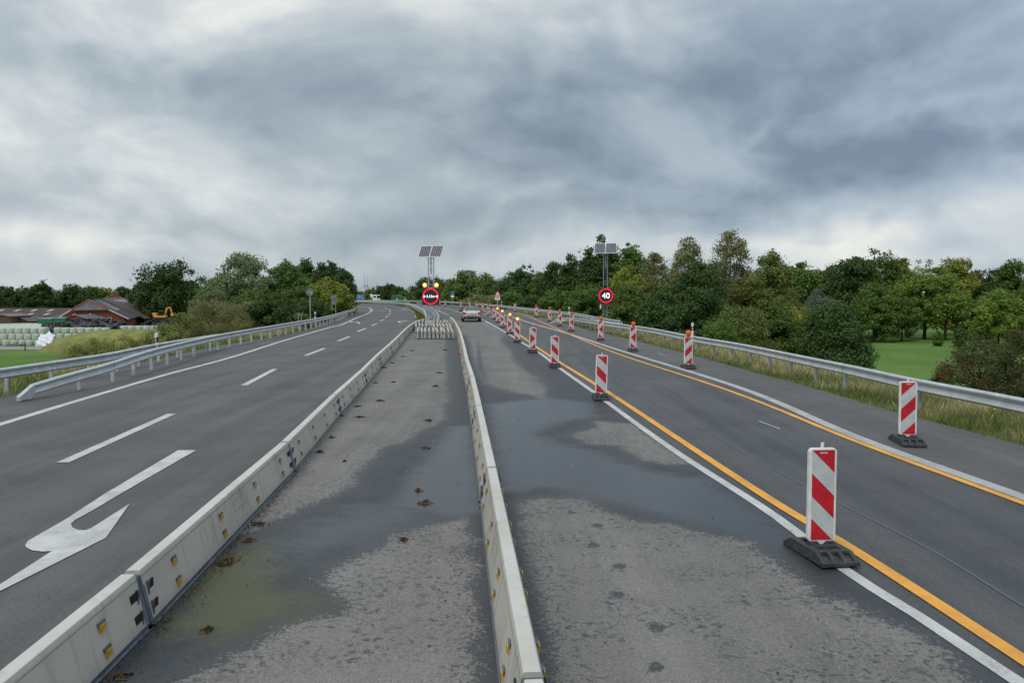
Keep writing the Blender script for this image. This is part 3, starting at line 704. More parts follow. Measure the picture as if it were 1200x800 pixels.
# ------------------------------------------------------------------ beacons
def clip(poly, a, b, c):
    out = []
    for i in range(len(poly)):
        p, q = poly[i], poly[(i + 1) % len(poly)]; fp, fq = a * p[0] + b * p[1] + c, a * q[0] + b * q[1] + c
        if fp >= 0: out.append(p)
        if (fp >= 0) != (fq >= 0): t = fp / (fp - fq); out.append((p[0] + t * (q[0] - p[0]), p[1] + t * (q[1] - p[1])))
    return out
def stripes(kind):
    """red areas in a panel 1 wide and Hh high, y down from the top"""
    Hh = 3.95; r = [(0, 0), (1, 0), (1, Hh), (0, Hh)]; P = []
    if kind in 'AB':   # A: stripes fall to the right
        P = [clip(r, 1, -1, 0), clip(clip(r, -1, 1, -1.02), 1, -1, 2.02), clip(r, -1, 1, -3.0)]
    else:              # C: arrow to the right
        k = (Hh - 2 * .99) / 2; P = [clip(r, 1, -1, 0), clip(clip(r, -1, 1, -.99), -1, -1, Hh - .99), clip(r, 1, 1, -Hh)]
    if kind in 'BD': P = [[(1 - x, y) for x, y in p] for p in P]
    return [p for p in P if len(p) > 2], Hh
def make_beacon(kind, lamp):
    root = thing('guide_beacon', 'x', 'traffic beacon')
    # rubber foot, long side along the road, sloping ends with three pockets each
    f = MB(); rb = M['rubber']
    f.prism([(-.42, 0), (.42, 0), (.42, .022), (.25, .075), (-.25, .075), (-.42, .022)], -.205, .205, rb)
    for s in (-1, 1):
        for k in range(4):
            y = -.182 + .364 * k / 3 + (.018 if s > 0 else -.018) * 0; pr = [(s * .425, .0), (s * .425, .03), (s * .27, .115), (s * .2, .115), (s * .2, .0)]
            f.prism(pr, y - .022, y + .022, rb)
        f.box((s * .235, 0, .098), (.07, .41, .035), rb); f.box((s * .40, 0, .028), (.05, .41, .03), rb)
        for q in (-1, 1): f.box((s * .11, q * .165, .096), (.2, .075, .042), rb)
    f.box((0, 0, .095), (.16, .40, .04), rb)
    for q in (-1, 0, 1): f.box((.0, q * .13, .1165), (.07, .06, .006), M['dark'])
    fo = f.build('rubber_foot', root); fo.rotation_euler = (0, 0, pi / 2); bevel(fo, .006)
    # white plastic body, rounded shoulders and a small tab below
    w, z0, z1, ch = .155, .15, 1.14, .035
    b = MB(); outl = [(-w + .02, z0), (-.05, z0), (0, z0 - .045), (.05, z0), (w - .02, z0), (w, z0 + .03), (w, z1 - ch), (w - ch * .45, z1 - ch * .3), (w - ch, z1), (-w + ch, z1), (-w + ch * .45, z1 - ch * .3), (-w, z1 - ch), (-w, z0 + .03)]
    b.prism(outl, -.028, .028, M['white_plastic'])
    bd = b.build('panel_body', root); bevel(bd, .008, 2)
    t = MB(); t.bar((0, 0, .06), (0, 0, z0), .045, M['white_plastic']); t.build('mast', root); t = MB(); t.bar((0, 0, z1 - .005), (0, 0, z1 + .055), .035, M['white_plastic'], n=10); t.build('peg', root)
    sh = MB(); sw, t0, t1 = .125, z0 + .018, z1 - .02; red, Hh = stripes(kind)
    for sy in (-1, 1):
        y = sy * .0300; sh.box((0, y, (t0 + t1) / 2), (2 * sw, .002, t1 - t0), M['refl_white'])
        for p in red:
            pts = [((x - .5) * 2 * sw, t1 - yy / Hh * (t1 - t0)) for x, yy in p]
            sh.prism(pts, y + sy * .0012, y + sy * .0032, M['refl_red'])
        sh.box((0, sy * .0340, t1 - .028), (.085, .001, .012), M['sticker'])
    sh.build('striped_sheeting', root)
    if lamp:
        L = MB(); L.box((0, 0, z1 + .055), (.12, .075, .13), M['lamp_case'], taper=(.9, .9)); L.bar((-.07 * 0, -.045, z1 + .15), (0, .045, z1 + .15), .205, M['lamp_case'], n=20)
        la = L.build('warning_lamp', root); bevel(la, .006)
        for s in (-1, 1):
            q = MB(); mm = M['lens_lit'] if lamp == 'lit' else M['lens_orange']
            q.lathe([(.092, 0), (.09, s * .012), (.075, s * .028), (.045, s * .038), (.012, s * .041)], mm, (0, s * .046, z1 + .15), 20, 'Y')
            if lamp == 'lit' and s < 0: q.lathe([(.045, 0), (.03, -.006), (.01, -.008)], M['lens_core'], (0, -.046 - .037, z1 + .15), 14, 'Y')
            q.build('lens', la)
    return root
BPROT = {}
def beacon(px, py, kind, lamp, label, rz=0, group='red and white guide beacons'):
    key = (kind, lamp)
    if key not in BPROT: BPROT[key] = o = make_beacon(kind, lamp)
    else: o = copy_tree(BPROT[key])
    p = W(px, py); o.location = (p.x, p.y, .016); o.rotation_euler = (R(random.uniform(-1.5, 1.5)), R(random.uniform(-1.8, 1.8)), rz + R(random.uniform(-5, 5)))
    tag(o, label, None, group); return o
beacon(961, 651, 'A', None, 'nearest and largest red and white beacon, stripes falling right, on the left white line', R(5))
beacon(704, 467.5, 'A', None, 'red and white striped beacon without lamp, second from the camera on the left line')
beacon(650, 430, 'A', None, 'red and white striped beacon without lamp, third from the camera on the left line')
beacon(624, 413, 'C', None, 'lampless beacon with a red right arrow, just before the lamp topped ones')
LW = [(606.2, 401, 'A', 'lit'), (597.3, 391.3, 'C', 'lit'), (589, 384, 'C', 'lit'), (583.6, 378, 'C', 'lit'), (579.4, 373.9, 'C', 'off'), (572.5, 370, 'C', 'off'), (565.3, 366.9, 'C', 'off'), (558.6, 364.6, 'C', 'off'), (550.4, 362.6, 'C', 'off'), (540, 361.2, 'C', 'off'), (521.6, 358.9, 'C', 'off'), (515, 358.2, 'C', 'off')]
LWL = ['beacon with glowing amber lamp nearest the camera on the left line, stripes falling right', 'arrow beacon with glowing amber lamp, second of the four lit ones', 'arrow beacon with glowing amber lamp, third of the four lit ones', 'arrow beacon with glowing amber lamp, farthest of the four lit ones',
       'arrow beacon with dark orange lamp just beyond the four lit ones on the left line', 'arrow beacon with dark orange lamp, second beyond the lit ones', 'small arrow beacon with orange lamp right of the car roof, third beyond the lit ones', 'beacon with orange lamp showing just over the right end of the car roof',
       'beacon with orange lamp showing over the middle of the car roof', 'beacon with orange lamp standing beyond the left corner of the car', 'tiny distant beacon, right one of the pair beside the round display', 'tiny distant beacon, left one of the pair beside the round display']
for (a, b, k, l), lb in zip(LW, LWL): beacon(a, b, k, l, lb)
beacon(1063, 519.5, 'B', None, 'red and white beacon on the right shoulder without lamp, stripes falling left, by the guardrail', R(-3))
beacon(806.5, 431.5, 'B', 'off', 'right shoulder beacon with orange lamp and left falling stripes, before a delineator post')
RWb = [(741.5, 411.5, 'D'), (703.8, 399), (669.5, 388.5), (656, 382.2), (644, 377), (628.6, 371.8)]
RWL = ['left-arrow beacon with orange lamp on the right shoulder, nearest of the arrow ones there', 'left-arrow beacon with orange lamp directly in front of the 40 sign', 'left-arrow beacon with orange lamp on the right shoulder, third arrow one from the camera', 'left-arrow beacon with orange lamp on the right shoulder, fourth arrow one from the camera',
       'left-arrow beacon with orange lamp on the right shoulder, fifth arrow one from the camera', 'farthest left-arrow beacon with orange lamp on the right shoulder']
for q, lb in zip(RWb, RWL): beacon(q[0], q[1], 'D', 'off', lb)
beacon(603.6, 365.6, 'D', None, 'small distant left-arrow beacon without lamp beside the far guardrail')

# ------------------------------------------------------------------ text helper
def text_mesh(mb, s, cx, cz, h, m, y, depth=.012, maxw=None, bold=.0):
    cu = bpy.data.curves.new('lettering', 'FONT'); cu.body = s; cu.size = 1; cu.align_x = 'CENTER'; cu.extrude = 0; cu.offset = bold
    to = bpy.data.objects.new('lettering', cu); C.objects.link(to); bpy.context.view_layer.update()
    dg = bpy.context.evaluated_depsgraph_get(); me = bpy.data.meshes.new_from_object(to.evaluated_get(dg))
    co = [v.co.copy() for v in me.vertices]; x0, x1 = min(c.x for c in co), max(c.x for c in co); z0, z1 = min(c.y for c in co), max(c.y for c in co)
    k = h / (z1 - z0); kx = k if not maxw else min(k, maxw / (x1 - x0))
    vs = [((c.x - (x0 + x1) / 2) * kx + cx, y, (c.y - (z0 + z1) / 2) * k + cz) for c in co]
    mb.add(vs, [tuple(p.vertices) for p in me.polygons], m)
    bpy.data.objects.remove(to); bpy.data.curves.remove(cu); bpy.data.meshes.remove(me)

def solar_sign(label, loc, rz, txt, panel_z, top_z, base_top, flashers=False, tilt_x=.25, yaw=0):
    root = thing('speed_display' if not flashers else 'width_display', label, 'road sign', loc, rz)
    # lattice mast
    mg = M['galv'] if flashers else M['galv_dark']; m = MB(); s = .20 if flashers else .16; ztop = top_z - .95; zb = base_top
    for x, y in ((-s, -s), (s, -s), (s, s), (-s, s)): m.bar((x, y, zb), (x, y, ztop), .05, mg, n=8)
    z = zb + .25; i = 0
    while z < ztop - .1:
        z2 = min(z + .55, ztop - .02)
        for a, b in (((-s, -s), (s, -s)), ((s, -s), (s, s)), ((s, s), (-s, s)), ((-s, s), (-s, -s))):
            m.bar((*a, z), (*b, z), .022, mg, n=6)
            if i % 2: a, b = b, a
            if i % 3 != 2: m.bar((*a, z), (*b, z2), .016, mg, n=6)
        z = z2; i += 1
    m.bar((0, 0, ztop - 1.2), (0, 0, top_z - .45), .09, M['galv_dark'], n=10)
    m.box((0, 0, ztop), (.5, .5, .03), M['galv']); m.build('lattice_mast', root)
    b = MB()
    if base_top > .1:
        b.box((0, 0, base_top / 2), (1.25, 1.5, base_top), M['galv_dark']); b.box((0, -.1, base_top + .18), (.55, .5, .36), M['galv'])
        for x in (-.5, .5): b.box((x, 0, base_top + .01), (.12, 1.62, .06), M['galv'])
    else: b.box((0, 0, -.1), (.8, .8, .5), M['concrete'])
    b.build('base', root)
    # display
    d = MB(); pw = .63; d.box((0, -.36, panel_z), (2 * pw, .18, 2 * pw), M['sign_black']); d.box((0, -.24, panel_z + .3), (1.0, .06, .06), M['galv']); d.box((0, -.24, panel_z - .3), (1.0, .06, .06), M['galv'])
    dp = d.build('display_case', root); bevel(dp, .02)
    r = MB(); k = 48; R0, R1 = .50, .60
    vs = []
    for i in range(k):
        t = 2 * pi * i / k; vs += [(cos(t) * R0, -.457, panel_z + sin(t) * R0), (cos(t) * R1, -.457, panel_z + sin(t) * R1), (cos(t) * R0, -.45, panel_z + sin(t) * R0), (cos(t) * R1, -.45, panel_z + sin(t) * R1)]
    fs = []
    for i in range(k):
        a, c = 4 * i, 4 * ((i + 1) % k); fs += [(a, a + 1, c + 1, c), (a + 1, a + 3, c + 3, c + 1), (a, c, c + 2, a + 2)]
    r.add(vs, fs, M['led_red']); r.build('red_ring', dp)
    g = MB()
    if flashers:
        text_mesh(g, txt, 0, panel_z, .21, M['led_white'], -.456, maxw=.66, bold=.012)
        for sx in (-1, 1): g.prism([(sx * .50, panel_z + .10), (sx * .50, panel_z - .10), (sx * .36, panel_z)], -.458, -.453, M['led_white'])
    else: text_mesh(g, txt, 0, panel_z, .46, M['led_white'], -.456, maxw=.66, bold=.0)
    g.build('lettering', dp)
    if flashers:
        zf = panel_z + .83; h = MB(); h.bar((-.55, -.3, zf - .2), (.55, -.3, zf - .2), .05, M['galv']); h.build('lamp_bar', root)
        for sx in (-1, 1):
            q = MB(); q.lathe([(.16, .1), (.18, 0), (.16, -.06)], M['black'], (sx * .43, -.30, zf), 20, 'Y'); q.bar((sx * .43, -.3, zf - .2), (sx * .43, -.28, zf - .1), .04, M['galv'])
            o = q.build('flasher', root)
            l = MB(); l.lathe([(.155, -.062), (.145, -.10), (.09, -.13), (.01, -.14)], M['flash_lit'], (sx * .43, -.30, zf), 20, 'Y')
            l.lathe([(.07, -.133), (.05, -.15), (.01, -.155)], M['flash_core'], (sx * .43, -.30, zf), 16, 'Y'); l.build('lens', o)
    else:
        q = MB(); q.box((-.42, -.3, panel_z - .86), (.1, .1, .42), M['sign_white']); q.build('sensor', root)
    # two tilted modules
    ax = Matrix.Rotation(yaw, 3, 'Z') @ Matrix.Rotation(R(52), 3, 'X')
    for sx in (-1, 1):
        q = MB(); c = Vector((0, 0, top_z - .46)) + ax @ Vector((sx * .455, 0, 0)) + Vector((sx * 0, 0, 0))
        q.box(c, (.88, 1.10, .035), M['alu'], ax)
        for k_ in range(5):
            cc = c + ax @ Vector(((k_ - 2) * .166, 0, .019)); q.box(cc, (.156, 1.02, .004), M['solar'], ax)
        q.build('solar_panel', root)
    q = MB(); q.bar(Vector((0, 0, top_z - .5)) + ax @ Vector((-.9, 0, -.04)), Vector((0, 0, top_z - .5)) + ax @ Vector((.9, 0, -.04)), .05, M['galv_dark'])
    q.build('panel_bracket', root)
    return root
p = AT(505.5, 380, 59.2)
solar_sign('round width display under two lit amber flashers, on a lattice mast among spare barriers', (p.x, 59.2, 0), 0, '3,15m', AT(505, 347.3, 59).z, AT(505, 287, 59).z, .32, True, yaw=R(-16))
p = AT(709, 380, 66); 
solar_sign('display with a red ring and white 40 on a lattice mast behind the right guardrail', (p.x, 66, gz(p.x, 66)), 0, '40', AT(709, 346.3, 66).z - gz(p.x, 66), AT(709, 284.3, 66).z - gz(p.x, 66), .02, False, yaw=R(-8))

# ------------------------------------------------------------------ delineator posts
def make_delineator():
    root = thing('delineator_post', 'x', 'delineator post')
    b = MB(); b.prism([(-.055, -.12), (.055, -.12), (.055, .50), (.02, .54), (-.055, .48)], -.04, .04, M['white_plastic']); o = b.build('post_body', root); bevel(o, .01)
    k = MB(); k.prism([(-.058, .12), (.058, .16), (.058, .36), (-.058, .32)], -.043, .043, M['black']); k.build('black_band', root)
    r = MB(); r.box((0, -.045, .24), (.045, .006, .12), M['refl_white']); r.build('reflector', root)
    return root
proto_d = make_delineator(); ud = [0]
def delin(px, ytop, Y, label, s=1.0):
    o = proto_d if not ud[0] else copy_tree(proto_d); ud[0] = 1
    t = AT(px, ytop, Y); o.location = (t.x, Y, t.z - .54 * s); o.scale = (s, s, s); o.rotation_euler = (0, 0, R(random.uniform(-10, 10))); tag(o, label, None, 'white delineator posts with black bands')
delin(183, 389.5, 31.5, 'white delineator post with black band beside the two left rails'); delin(811.5, 377.5, 38.8, 'white delineator post with black band behind the near right beacon lamp')
delin(369.3, 365, 62, 'white delineator post behind the left guardrail, under the round sign back'); delin(667, 359.3, 71, 'white delineator post at the lowered rail end, left of the 40 sign')
delin(588, 352.8, 108, 'tiny white delineator post right of the triangular sign'); delin(548.5, 350.6, 140, 'tiny white delineator post beyond the car at the outer bend')
delin(410, 357.2, 110, 'tiny white delineator post near the left bend by brown scrub')

# ------------------------------------------------------------------ small signs
def disc(mb, c, r, y, m, k=28, th=.01): mb.lathe([(r, 0), (r, th)], m, (c[0], y, c[1]), k, 'Y')
def sign_root(name, label, px, Y, rz=0):
    q = AT(px, 350, Y); g = gz(q.x, Y); return thing(name, label, 'road sign', (q.x, Y, g), rz), g
r_, g = sign_root('round_sign', 'round traffic sign seen from its grey back on a pole by the left rail', 363.3, 68)
zc = AT(363, 342.3, 68).z - g; b = MB(); b.bar((0, 0, -.3), (0, 0, zc + .3), .076, M['galv'], n=10); b.build('pole', r_); b = MB(); disc(b, (0, zc), .33, -.05, M['sign_back']); b.box((0, -.06, zc), (.5, .02, .05), M['galv']); b.box((.12, -.066, zc - .1), (.1, .01, .08), M['sign_white']); b.build('sign_plate', r_)
r_, g = sign_root('rectangular_sign', 'rectangular grey sign back among the bushes left of the blue sign', 391, 84)
b = MB(); zc = AT(391, 351.2, 84).z - g
for x in (-.2, .2): b.bar((x, 0, -.3), (x, 0, zc + .4), .06, M['galv'], n=8)
b.build('pole', r_); b = MB(); b.box((0, -.05, zc), (.55, .02, 1.1), M['sign_back']); b.box((0, -.062, zc + .3), (.5, .006, .04), M['galv']); b.box((0, -.062, zc - .3), (.5, .006, .04), M['galv']); b.build('sign_plate', r_)
r_, g = sign_root('marker_plate', 'small low grey plate on two legs behind the left guardrail', 351, 60)
b = MB(); zc = AT(351, 368.5, 60).z - g
for x in (-.12, .12): b.bar((x, 0, -.3), (x, 0, zc), .04, M['galv'], n=8)
b.build('pole', r_); b = MB(); b.box((0, -.04, zc), (.42, .03, .2), M['sign_back']); b.build('sign_plate', r_)
r_, g = sign_root('direction_sign', 'blue direction sign at the far left bend beside the tanker', 422.5, 178)
b = MB(); zc = AT(422, 348.3, 178).z - g
for x in (-.6, .6): b.bar((x, 0, -.3), (x, 0, zc + .4), .09, M['galv'], n=8)
b.build('pole', r_); b = MB(); b.box((0, -.07, zc), (1.55, .03, .95), M['sign_white']); b.box((0, -.09, zc), (1.48, .012, .88), M['sign_blue'])
b.box((-.2, -.099, zc + .2), (.7, .006, .07), M['sign_white']); b.box((-.1, -.099, zc - .05), (.9, .006, .07), M['sign_white']); b.box((.5, -.099, zc - .25), (.08, .006, .25), M['sign_white']); b.build('sign_plate', r_)
r_, g = sign_root('round_blue_sign', 'round blue sign over a white plate on a pole beyond the far guardrail', 530.3, 165)
b = MB(); zc = AT(530, 343.6, 165).z - g; b.bar((0, 0, -.3), (0, 0, zc + .3), .08, M['galv'], n=8); b.build('pole', r_); b = MB(); disc(b, (0, zc), .36, -.06, M['sign_blue']); b.box((0, -.055, zc + .12), (.3, .02, .03), M['sign_white']); b.build('blue_disc', r_)
b = MB(); b.box((0, -.055, zc - .62), (.66, .02, .5), M['sign_white']); b.build('white_plate', r_)
r_, g = sign_root('warning_sign', 'red and white triangular warning sign over a white plate by the far right guardrail', 583, 118)
b = MB(); zc = AT(583, 344.5, 118).z - g; b.bar((0, 0, -.3), (0, 0, zc + .4), .08, M['galv'], n=8); b.build('pole', r_)
b = MB(); b.prism([(-.52, zc - .35), (.52, zc - .35), (0, zc + .55)], -.07, -.055, M['sign_red']); b.prism([(-.34, zc - .25), (.34, zc - .25), (0, zc + .34)], -.08, -.071, M['sign_white']); b.bar((-.07, -.085, zc - .05), (.07, -.085, zc - .05), .08, M['black']); b.build('triangle_plate', r_)
b = MB(); b.box((0, -.055, zc - .64), (.76, .02, .46), M['sign_white']); b.box((0, -.068, zc - .6), (.5, .006, .08), M['black']); b.build('white_plate', r_)

# ------------------------------------------------------------------ car
def build_car(loc, rz):
    root = thing('parked_car', 'silver coupe seen from behind, driving away between the barriers and the beacons', 'car', loc, rz)
    root.name = 'car'
    paintm = mat('silver_car_paint', (.50, .49, .47), .32, .5, .5, 0, coat=.6); glass = mat('car_glass', (.02, .025, .03), .06, 0, .8)
    red = mat('tail_lamp_red', (.45, .01, .02), .2); trim = mat('car_trim', (.015, .015, .016), .55); tyre = mat('tyre_rubber', (.015, .015, .015), .8); rim = mat('alloy_rim', (.4, .4, .41), .3, .8)
    plate = mat('licence_plate', (.7, .7, .68), .4)
    # sections: y (rear -2.3 .. front 2.3), half width at sill / belt, belt z, roof half width, roof z
    S = [(-2.28, .74, .80, .50, .78, .80, .84), (-2.20, .82, .88, .36, .84, .93, .66), (-2.0, .86, .91, .26, .86, 1.0, .62), (-1.75, .88, .92, .22, .88, 1.03, .66), (-1.35, .88, .92, .22, .90, 1.17, .60), (-.85, .88, .92, .2, .91, 1.36, .56),
         (-.3, .88, .92, .2, .92, 1.43, .56), (.25, .88, .92, .2, .92, 1.42, .56), (.75, .88, .92, .2, .92, 1.30, .57), (1.2, .88, .91, .2, .92, 1.04, .66), (1.7, .86, .89, .22, .86, .93, .66), (2.1, .8, .82, .28, .72, .80, .6), (2.28, .62, .64, .4, .6, .66, .5)]
    vs = []; k = 14
    for (y, ws, wb, zs, zb, zr, wr) in S:
        half = [(ws * .86, zs), (ws, zs + .08), (wb, (zs + zb) * .52), (wb * .985, zb), (wr + (wb - wr) * .45, zb + (zr - zb) * .55), (wr, zr - .03 * (zr > 1)), (wr * .5, zr + .01)]
        vs += [(x, y, z) for x, z in half] + [(-x, y, z) for x, z in reversed(half)]
    fs = [(i * k + j, i * k + (j + 1) % k, (i + 1) * k + (j + 1) % k, (i + 1) * k + j) for i in range(len(S) - 1) for j in range(k)] + [tuple(range(k)), tuple(range((len(S) - 1) * k, len(S) * k))]
    b = MB(); b.add(vs, fs, paintm); body = b.build('body', root, True); sub = body.modifiers.new('s', 'SUBSURF'); sub.levels = 1; sub.render_levels = 2
    # rear window laid just above the slope
    g = MB(); g.add([(-.66, -1.66, 1.06), (.66, -1.66, 1.06), (.53, -.92, 1.385), (-.53, -.92, 1.385), (-.66, -1.68, 1.085), (.66, -1.68, 1.085), (.53, -.92, 1.41), (-.53, -.92, 1.41)], [(0, 1, 2, 3), (4, 5, 6, 7), (0, 1, 5, 4), (1, 2, 6, 5), (2, 3, 7, 6), (3, 0, 4, 7)], glass); g.build('rear_window', root)
    for s in (-1, 1):
        g = MB(); P = [(s * .90, -1.3, .95), (s * .90, .9, .95), (s * .72, .55, 1.30), (s * .70, -.7, 1.32)]; P2_ = [(x - s * .1, y, z) for x, y, z in P]
        g.add(P + P2_, [(0, 1, 2, 3), (4, 5, 6, 7), (0, 1, 5, 4), (1, 2, 6, 5), (2, 3, 7, 6), (3, 0, 4, 7)], glass); g.build('side_window', root)
        t = MB(); t.prism([(s * .50, .70), (s * .86, .72), (s * .90, .86), (s * .78, .92), (s * .50, .86)], -2.27, -2.0, red); q = t.build('tail_light', root); bevel(q, .02)
        m_ = MB(); m_.box((s * 1.0, .55, .98), (.22, .12, .14), trim); m_.box((s * .92, .55, .94), (.12, .05, .04), trim); bevel(m_.build('wing_mirror', root), .02)
        for y in (-1.42, 1.42):
            w = MB(); w.lathe([(.2, -.11), (.31, -.11), (.335, -.08), (.335, .08), (.31, .11), (.2, .11)], tyre, (s * .80, y, .335), 28, 'X'); wo = w.build('wheel', root)
            rr = MB(); rr.lathe([(.2, 0), (.2, s * .015)], rim, (s * .90, y, .335), 20, 'X'); rr.build('rim', wo)
    t = MB(); t.box((0, -2.27, .36), (1.5, .12, .22), trim); bevel(t.build('lower_bumper', root), .04)
    t = MB(); t.box((0, -2.335, .66), (.52, .02, .12), plate); t.box((-.2, -2.347, .66), (.05, .004, .1), M['sign_blue']); t.box((.04, -2.347, .66), (.34, .004, .05), M['black']); t.build('licence_plate', root)
    t = MB()
    for s in (-1, 1):
        t.box((s * .42, -2.335, .64), (.30, .015, .13), M['sign_white']); t.box((s * .36, -2.345, .64), (.13, .006, .125), M['sign_red'])
    t.build('reflective_marking', root)
    t = MB(); t.box((0, -2.32, .80), (.5, .03, .05), M['alu']); t.build('boot_trim', root)
    for x in (-.5, .5):
        t = MB(); t.bar((x, -2.34, .30), (x, -2.2, .30), .07, M['alu'], n=12); t.build('exhaust', root)
    return root
p = W(550.5, 377.3); build_car((p.x, p.y + 2.3, .01), R(5))

# ------------------------------------------------------------------ leaf litter on the asphalt
M['litter'] = mat('dead_leaves', (.075, .055, .028), .9, 0, .2, .6, 40); M['litter2'] = mat('rusty_leaves', (.13, .062, .022), .85, 0, .2, .4, 30); M['litter3'] = mat('green_moss_bits', (.05, .06, .02), .9, 0, .2, .5, 30)
def clump(px, py, wpx, label, elong=1.0, rot=0.0):
    c = W(px, py); w = wpx / F * c.y * .5; n = int(min(420, max(60, 150 * (w / .15)))); mb = MB(); mm = [M['litter'], M['litter'], M['litter3'], M['litter2']]
    for i in range(n):
        r = abs(random.gauss(0, .5)); a = random.uniform(0, 2 * pi); x = r * cos(a) * w; y = r * sin(a) * w * 1.1 * elong
        x, y = x * cos(rot) - y * sin(rot), x * sin(rot) + y * cos(rot)
        z = .008 + max(0, (1 - r)) * .028 * random.random() + .002; s = random.uniform(.006, .02) * (1 if random.random() > .15 else 1.8) * (1 + c.y / 60)
        u = Vector((random.gauss(0, 1), random.gauss(0, 1), random.gauss(0, .5))).normalized(); v = u.cross(Vector((random.gauss(0, .6), random.gauss(0, .6), 1))).normalized()
        q = Vector((x, y, z)); k = random.uniform(.3, 1)
        mb.add([q - u * s, q + v * s * k, q + u * s, q - v * s * k, q + Vector((0, 0, s * .3))], [(0, 1, 4), (1, 2, 4), (2, 3, 4), (3, 0, 4)], mm[min(3, int(random.random() ** 1.4 * 4))])
    o = mb.build('leaf_litter', normals=False); o.location = (c.x, c.y, 0); tag(o, label, 'leaf litter', 'clumps of dead leaves on the asphalt')
CL = [(399, 488, 11, 'clump of dead leaves by the third joint of the left barrier chain'), (375, 530, 14, 'brown leaf clump near the left chain, left of the damp patch'), (389, 513, 9, 'small leaf clump between the joint clump and the brown one'), (421.5, 489, 11, 'leaf clump on pale asphalt, level with the clump at the second left joint'),
      (419.5, 476.5, 10, 'rusty leaf clump on pale asphalt, farther of a near pair'), (445, 470, 12, 'dark leaf clump with a pale smear trailing to its right'), (510, 453, 10, 'flat leaf clump, third farthest beside the dark seam'), (514.5, 437, 10, 'flat leaf clump, second farthest beside the dark seam'),
      (502.5, 493, 14, 'wide leaf clump at the head of the puddle'), (499, 525.5, 11, 'dark leaf clump on the left bank of the puddle'), (490, 575, 10, 'dark leaf clump just above the biggest round one'), (497.5, 589.5, 21, 'round brown leaf clump below the puddle, largest in the middle'),
      (304.5, 614.6, 20, 'leaf clump in the damp area, upper of the two beside the left chain'), (292.5, 634, 22, 'leaf clump in the damp area, lower of the two beside the left chain'), (267, 659, 34, 'biggest heap of dead leaves on the green algae'), (243, 739, 18, 'thin leaf clump at the lower edge of the algae'),
      (141, 794, 28, 'leaf clump at the bottom frame edge beside the near barrier'), (473.5, 633, 17, 'dark leaf clump alone on the border of the damp and dry asphalt'), (459.5, 425.5, 7, 'tiny leaf clump left of centre, near the sixth left barrier'), (473, 418, 7, 'tiny leaf clump a little beyond the seventh left barrier'),
      (483, 411, 6, 'tiny leaf clump second farthest on the left half'), (521, 410.5, 7, 'tiny leaf clump at the far start of the dark seam'), (461, 448, 6, 'faint small leaf clump in the middle of the pale asphalt'), (450, 431, 9, 'rusty small clump against the left chain, mid way'), (440, 449, 5, 'very small leaf clump near the fourth left joint'),
      (338, 554, 14, 'leaf clump by the second joint of the left barrier chain'), (404, 541, 5, 'single speck of leaves on the pale asphalt')]
for a, b, c, l in CL: clump(a, b, c, l)
clump(184, 722, 40, 'long drift of rusty leaves along the foot of the near left barrier', 2.6, R(25))
b = MB(); b.box((0, 0, .03), (.22, .16, .05), M['lamp_case'], Matrix.Rotation(R(20), 3, 'Z')); b.bar((-.05, 0, .05), (.1, .06, .09), .05, M['lens_orange'], n=8); o = b.build('plastic_scrap'); p = W(539, 414); o.location = (p.x, p.y, .006); tag(o, 'small orange red plastic scrap lying at the foot of the right barrier chain', 'litter')
b = MB(); b.box((0, 0, .06), (.05, .35, .09), mat('rotten_wood', (.28, .14, .06), .8, 0, .3, .4, 20)); b.box((.01, .2, .03), (.04, .12, .05), M['litter2']); o = b.build('wooden_wedge'); p = W(569, 600); o.location = (p.x - .02, p.y, .006); tag(o, 'weathered brown wooden wedge against the foot of the right barrier chain', 'wedge')

# scattered small leaves
M['leafbit'] = mat('fallen_yellow_leaf', (.38, .30, .05), .7)
mb = MB()
for _ in range(260):
    y = random.uniform(4, 26); x = random.uniform(float(fBL(y)) + .2, float(fWL(y)))
    if abs(x - float(fBR(y))) < .2: continue
    s = random.uniform(.006, .017); a = random.uniform(0, pi)
    mb.add([(x + s * cos(a), y + s * sin(a), .014), (x - s * .6 * sin(a), y + s * .6 * cos(a), .02), (x - s * cos(a), y - s * sin(a), .013), (x + s * .6 * sin(a), y - s * .6 * cos(a), .01)], [(0, 1, 2, 3)], random.choice([M['leafbit'], M['litter'], M['litter2'], M['litter']]))
for _ in range(900):
    y = 4.2 + abs(random.gauss(0, 3.2)) + random.random() * 4; x = float(fBL(y)) + .165 + abs(random.gauss(0, .07)) * (1.6 if 5.5 < y < 8.5 else .7)
    s = random.uniform(.004, .013); a = random.uniform(0, pi)
    mb.add([(x + s * cos(a), y + s * sin(a), .014), (x - s * .6 * sin(a), y + s * .6 * cos(a), .022), (x - s * cos(a), y - s * sin(a), .013), (x + s * .6 * sin(a), y - s * .6 * cos(a), .01)], [(0, 1, 2, 3)], random.choice([M['litter3'], M['litter'], M['litter2'], M['litter']]))
tag(mb.build('fallen_leaves', normals=False), 'small yellow and brown leaves scattered over the weathered asphalt', 'leaves', kind='stuff')

